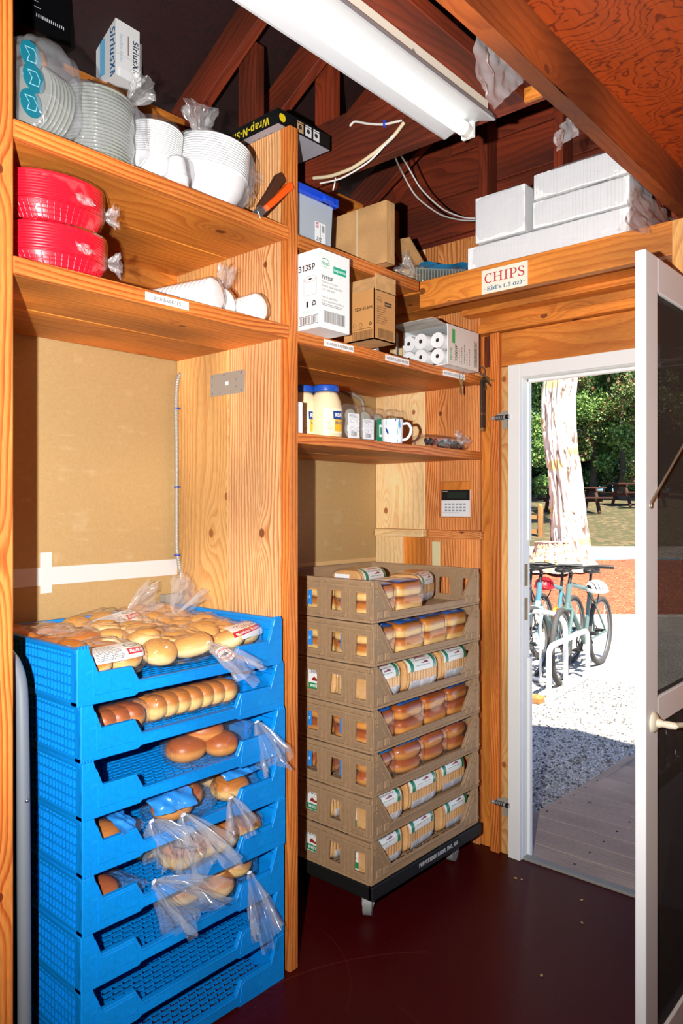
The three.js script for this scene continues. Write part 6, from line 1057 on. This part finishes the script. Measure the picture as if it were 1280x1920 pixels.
function bicycle(label, fx, fz, rx, rz, frameCol, o = {}) { // front hub and rear hub over the ground
  const t = thing('bicycle', label, 'bicycle', [rx, GY, rz], Math.atan2(-(fz - rz), fx - rx)), R0 = 0.335, L = Math.hypot(fx - rx, fz - rz);
  const fm = std(frameCol, 0.35, { metalness: 0.2 }), tyre = std(0x3a3937, 0.8), dk = M.black;
  const wheel = (n, x, turn) => { const w = new THREE.Group(); w.name = n; w.position.set(x, R0, 0); w.rotation.y = turn; t.add(w); obj('tyre', new THREE.TorusGeometry(R0 - 0.024, 0.024, 10, 56), tyre, w); obj('rim', new THREE.TorusGeometry(R0 - 0.055, 0.009, 8, 56), std(0x77797c, 0.35, { metalness: 0.7 }), w); const s = []; for (let k = 0; k < 24; k++) { const a = k / 24 * 6.283; s.push(rod([0.02 * Math.cos(a), 0.02 * Math.sin(a), k % 2 ? 0.02 : -0.02], [(R0 - 0.06) * Math.cos(a), (R0 - 0.06) * Math.sin(a), 0], 0.0013, 0.0013, 4)); } obj('spokes', s, M.steel, w); obj('hub', rod([0, 0, -0.05], [0, 0, 0.05], 0.018, 0.018, 12), dk, w); };
  wheel('rear_wheel', 0, 0); wheel('front_wheel', L, o.steer || 0);
  const bb = [0.43, 0.28, 0], st = [0.3, 0.76, 0], hd = [L - 0.2, 0.86, 0], hb = [L - 0.16, 0.70, 0];
  obj('frame', [rod(bb, hb, 0.024), rod(st, hd, 0.021), rod(bb, st, 0.02), rod(hb, hd, 0.025), rod(bb, [0, R0, 0.055], 0.011), rod(bb, [0, R0, -0.055], 0.011), rod(st, [0, R0, 0.055], 0.009), rod(st, [0, R0, -0.055], 0.009)], fm, t);
  obj('fork', [rod(hb, [L - 0.13, 0.62, 0], 0.024), rod([L - 0.13, 0.64, 0.055], [L, R0, 0.058], 0.016), rod([L - 0.13, 0.64, -0.055], [L, R0, -0.058], 0.016), rod([L - 0.13, 0.64, -0.055], [L - 0.13, 0.64, 0.055], 0.018)], o.fork ? std(o.fork, 0.35) : fm, t);
  obj('handlebar', tube([[L - 0.3, 1.02, -0.34], [L - 0.24, 1.025, -0.2], [L - 0.18, 1.0, -0.04], [L - 0.18, 1.0, 0.04], [L - 0.24, 1.025, 0.2], [L - 0.3, 1.02, 0.34]], 0.012, 40, 8), dk, t);
  obj('stem', [rod(hd, [L - 0.24, 0.96, 0], 0.017), rod([L - 0.24, 0.955, 0], [L - 0.17, 1.0, 0], 0.017)], dk, t);
  for (const s of [-1, 1]) { obj('grip', rod([L - 0.25, 1.024, s * 0.22], [L - 0.3, 1.02, s * 0.36], 0.017), dk, t); obj('brake_lever', rod([L - 0.2, 1.005, s * 0.18], [L - 0.2, 0.97, s * 0.28], 0.006), dk, t); }
  obj('seat_post', rod(st, [0.265, 0.92, 0], 0.014), dk, t); obj('saddle', sq(0.13, 0.03, 0.065, 0.8, 0.7, { np: 14, nt: 20 }).translate(0.25, 0.94, 0), dk, t);
  obj('chainring', [new THREE.TorusGeometry(0.085, 0.006, 6, 36).translate(bb[0], bb[1], 0.05), new THREE.TorusGeometry(0.045, 0.005, 6, 24).translate(0, R0, 0.05)], dk, t);
  obj('crank', [rod([bb[0], bb[1], 0.07], [bb[0] - 0.13, bb[1] - 0.11, 0.07], 0.01), rod([bb[0], bb[1], -0.07], [bb[0] + 0.13, bb[1] + 0.11, -0.07], 0.01), bx(0.09, 0.02, 0.08, bb[0] - 0.13, bb[1] - 0.11, 0.12, 0.004), bx(0.09, 0.02, 0.08, bb[0] + 0.13, bb[1] + 0.11, -0.12, 0.004)], dk, t);
  return t;
}
bicycle('teal grey bicycle at the open end of the rack with a white helmet', 6.15, -2.87, 7.19, -2.95, 0x56706e, { steer: 0.12 });
bicycle('bicycle with a pale blue fork parked next to the teal grey one', 6.08, -3.12, 7.11, -3.2, 0x4f7f8c, { fork: 0x8cc0cc, steer: -0.1 });
bicycle('dark bicycle with orange fittings parked third along the rack', 6.05, -3.4, 7.07, -3.52, 0x3c4248, { fork: 0xd8602a });
function helmet(label, p, col, stripe, turn) {
  const t = thing('bicycle_helmet', label, 'helmet', p, turn), g = [];
  for (let k = -3; k <= 3; k++) g.push(grid(14, 4, (u, v) => { const a = Math.PI * (0.02 + 0.96 * u), w = k * 0.024 + (v - 0.5) * 0.017, rad = Math.sqrt(Math.max(0.0004, 1 - (w / 0.095) ** 2)); return [Math.cos(a) * 0.14 * rad, Math.sin(a) * 0.1 * rad, w]; }));
  obj('shell', [...g, sq(0.137, 0.03, 0.094, 0.9, 0.9, { np: 12, nt: 30 }).translate(0, 0.004, 0)], std(col, 0.35, { side: THREE.DoubleSide }), t);
  obj('liner', sq(0.128, 0.088, 0.086, 1, 1, { np: 14, nt: 24, t0: -Math.PI / 2, t1: Math.PI / 2 }), std(stripe, 0.6, { side: THREE.DoubleSide }), t);
  obj('strap', tube([[0.08, 0, 0.07], [0.03, -0.09, 0.03], [0, -0.12, 0], [0.03, -0.09, -0.03], [0.08, 0, -0.07]], 0.005, 20, 6), M.black, t);
}
{
  const h = at(1118, 1107, { z: -2.84 }); helmet('white bicycle helmet hanging by the teal grey bicycle', [h.x, h.y, h.z], 0xf0f0f0, 0x2c2e30, 0.9);
  const k = at(1020, 1101, { z: -3.16 }); helmet('red bicycle helmet on the handlebar of the middle bicycle', [k.x, k.y, k.z], 0xd8121c, 0x4a0c10, 0.4);
  const q = at(1042, 1150, { z: -3.05 }); const t = tag(obj('cable_lock', new THREE.TorusGeometry(0.05, 0.014, 8, 26).translate(q.x, q.y, q.z), std(0xe09a1c, 0.4)), 'coiled yellow cable lock hanging between the bicycles', 'lock');
}

shadow(scene);
renderer.render(scene, camera);
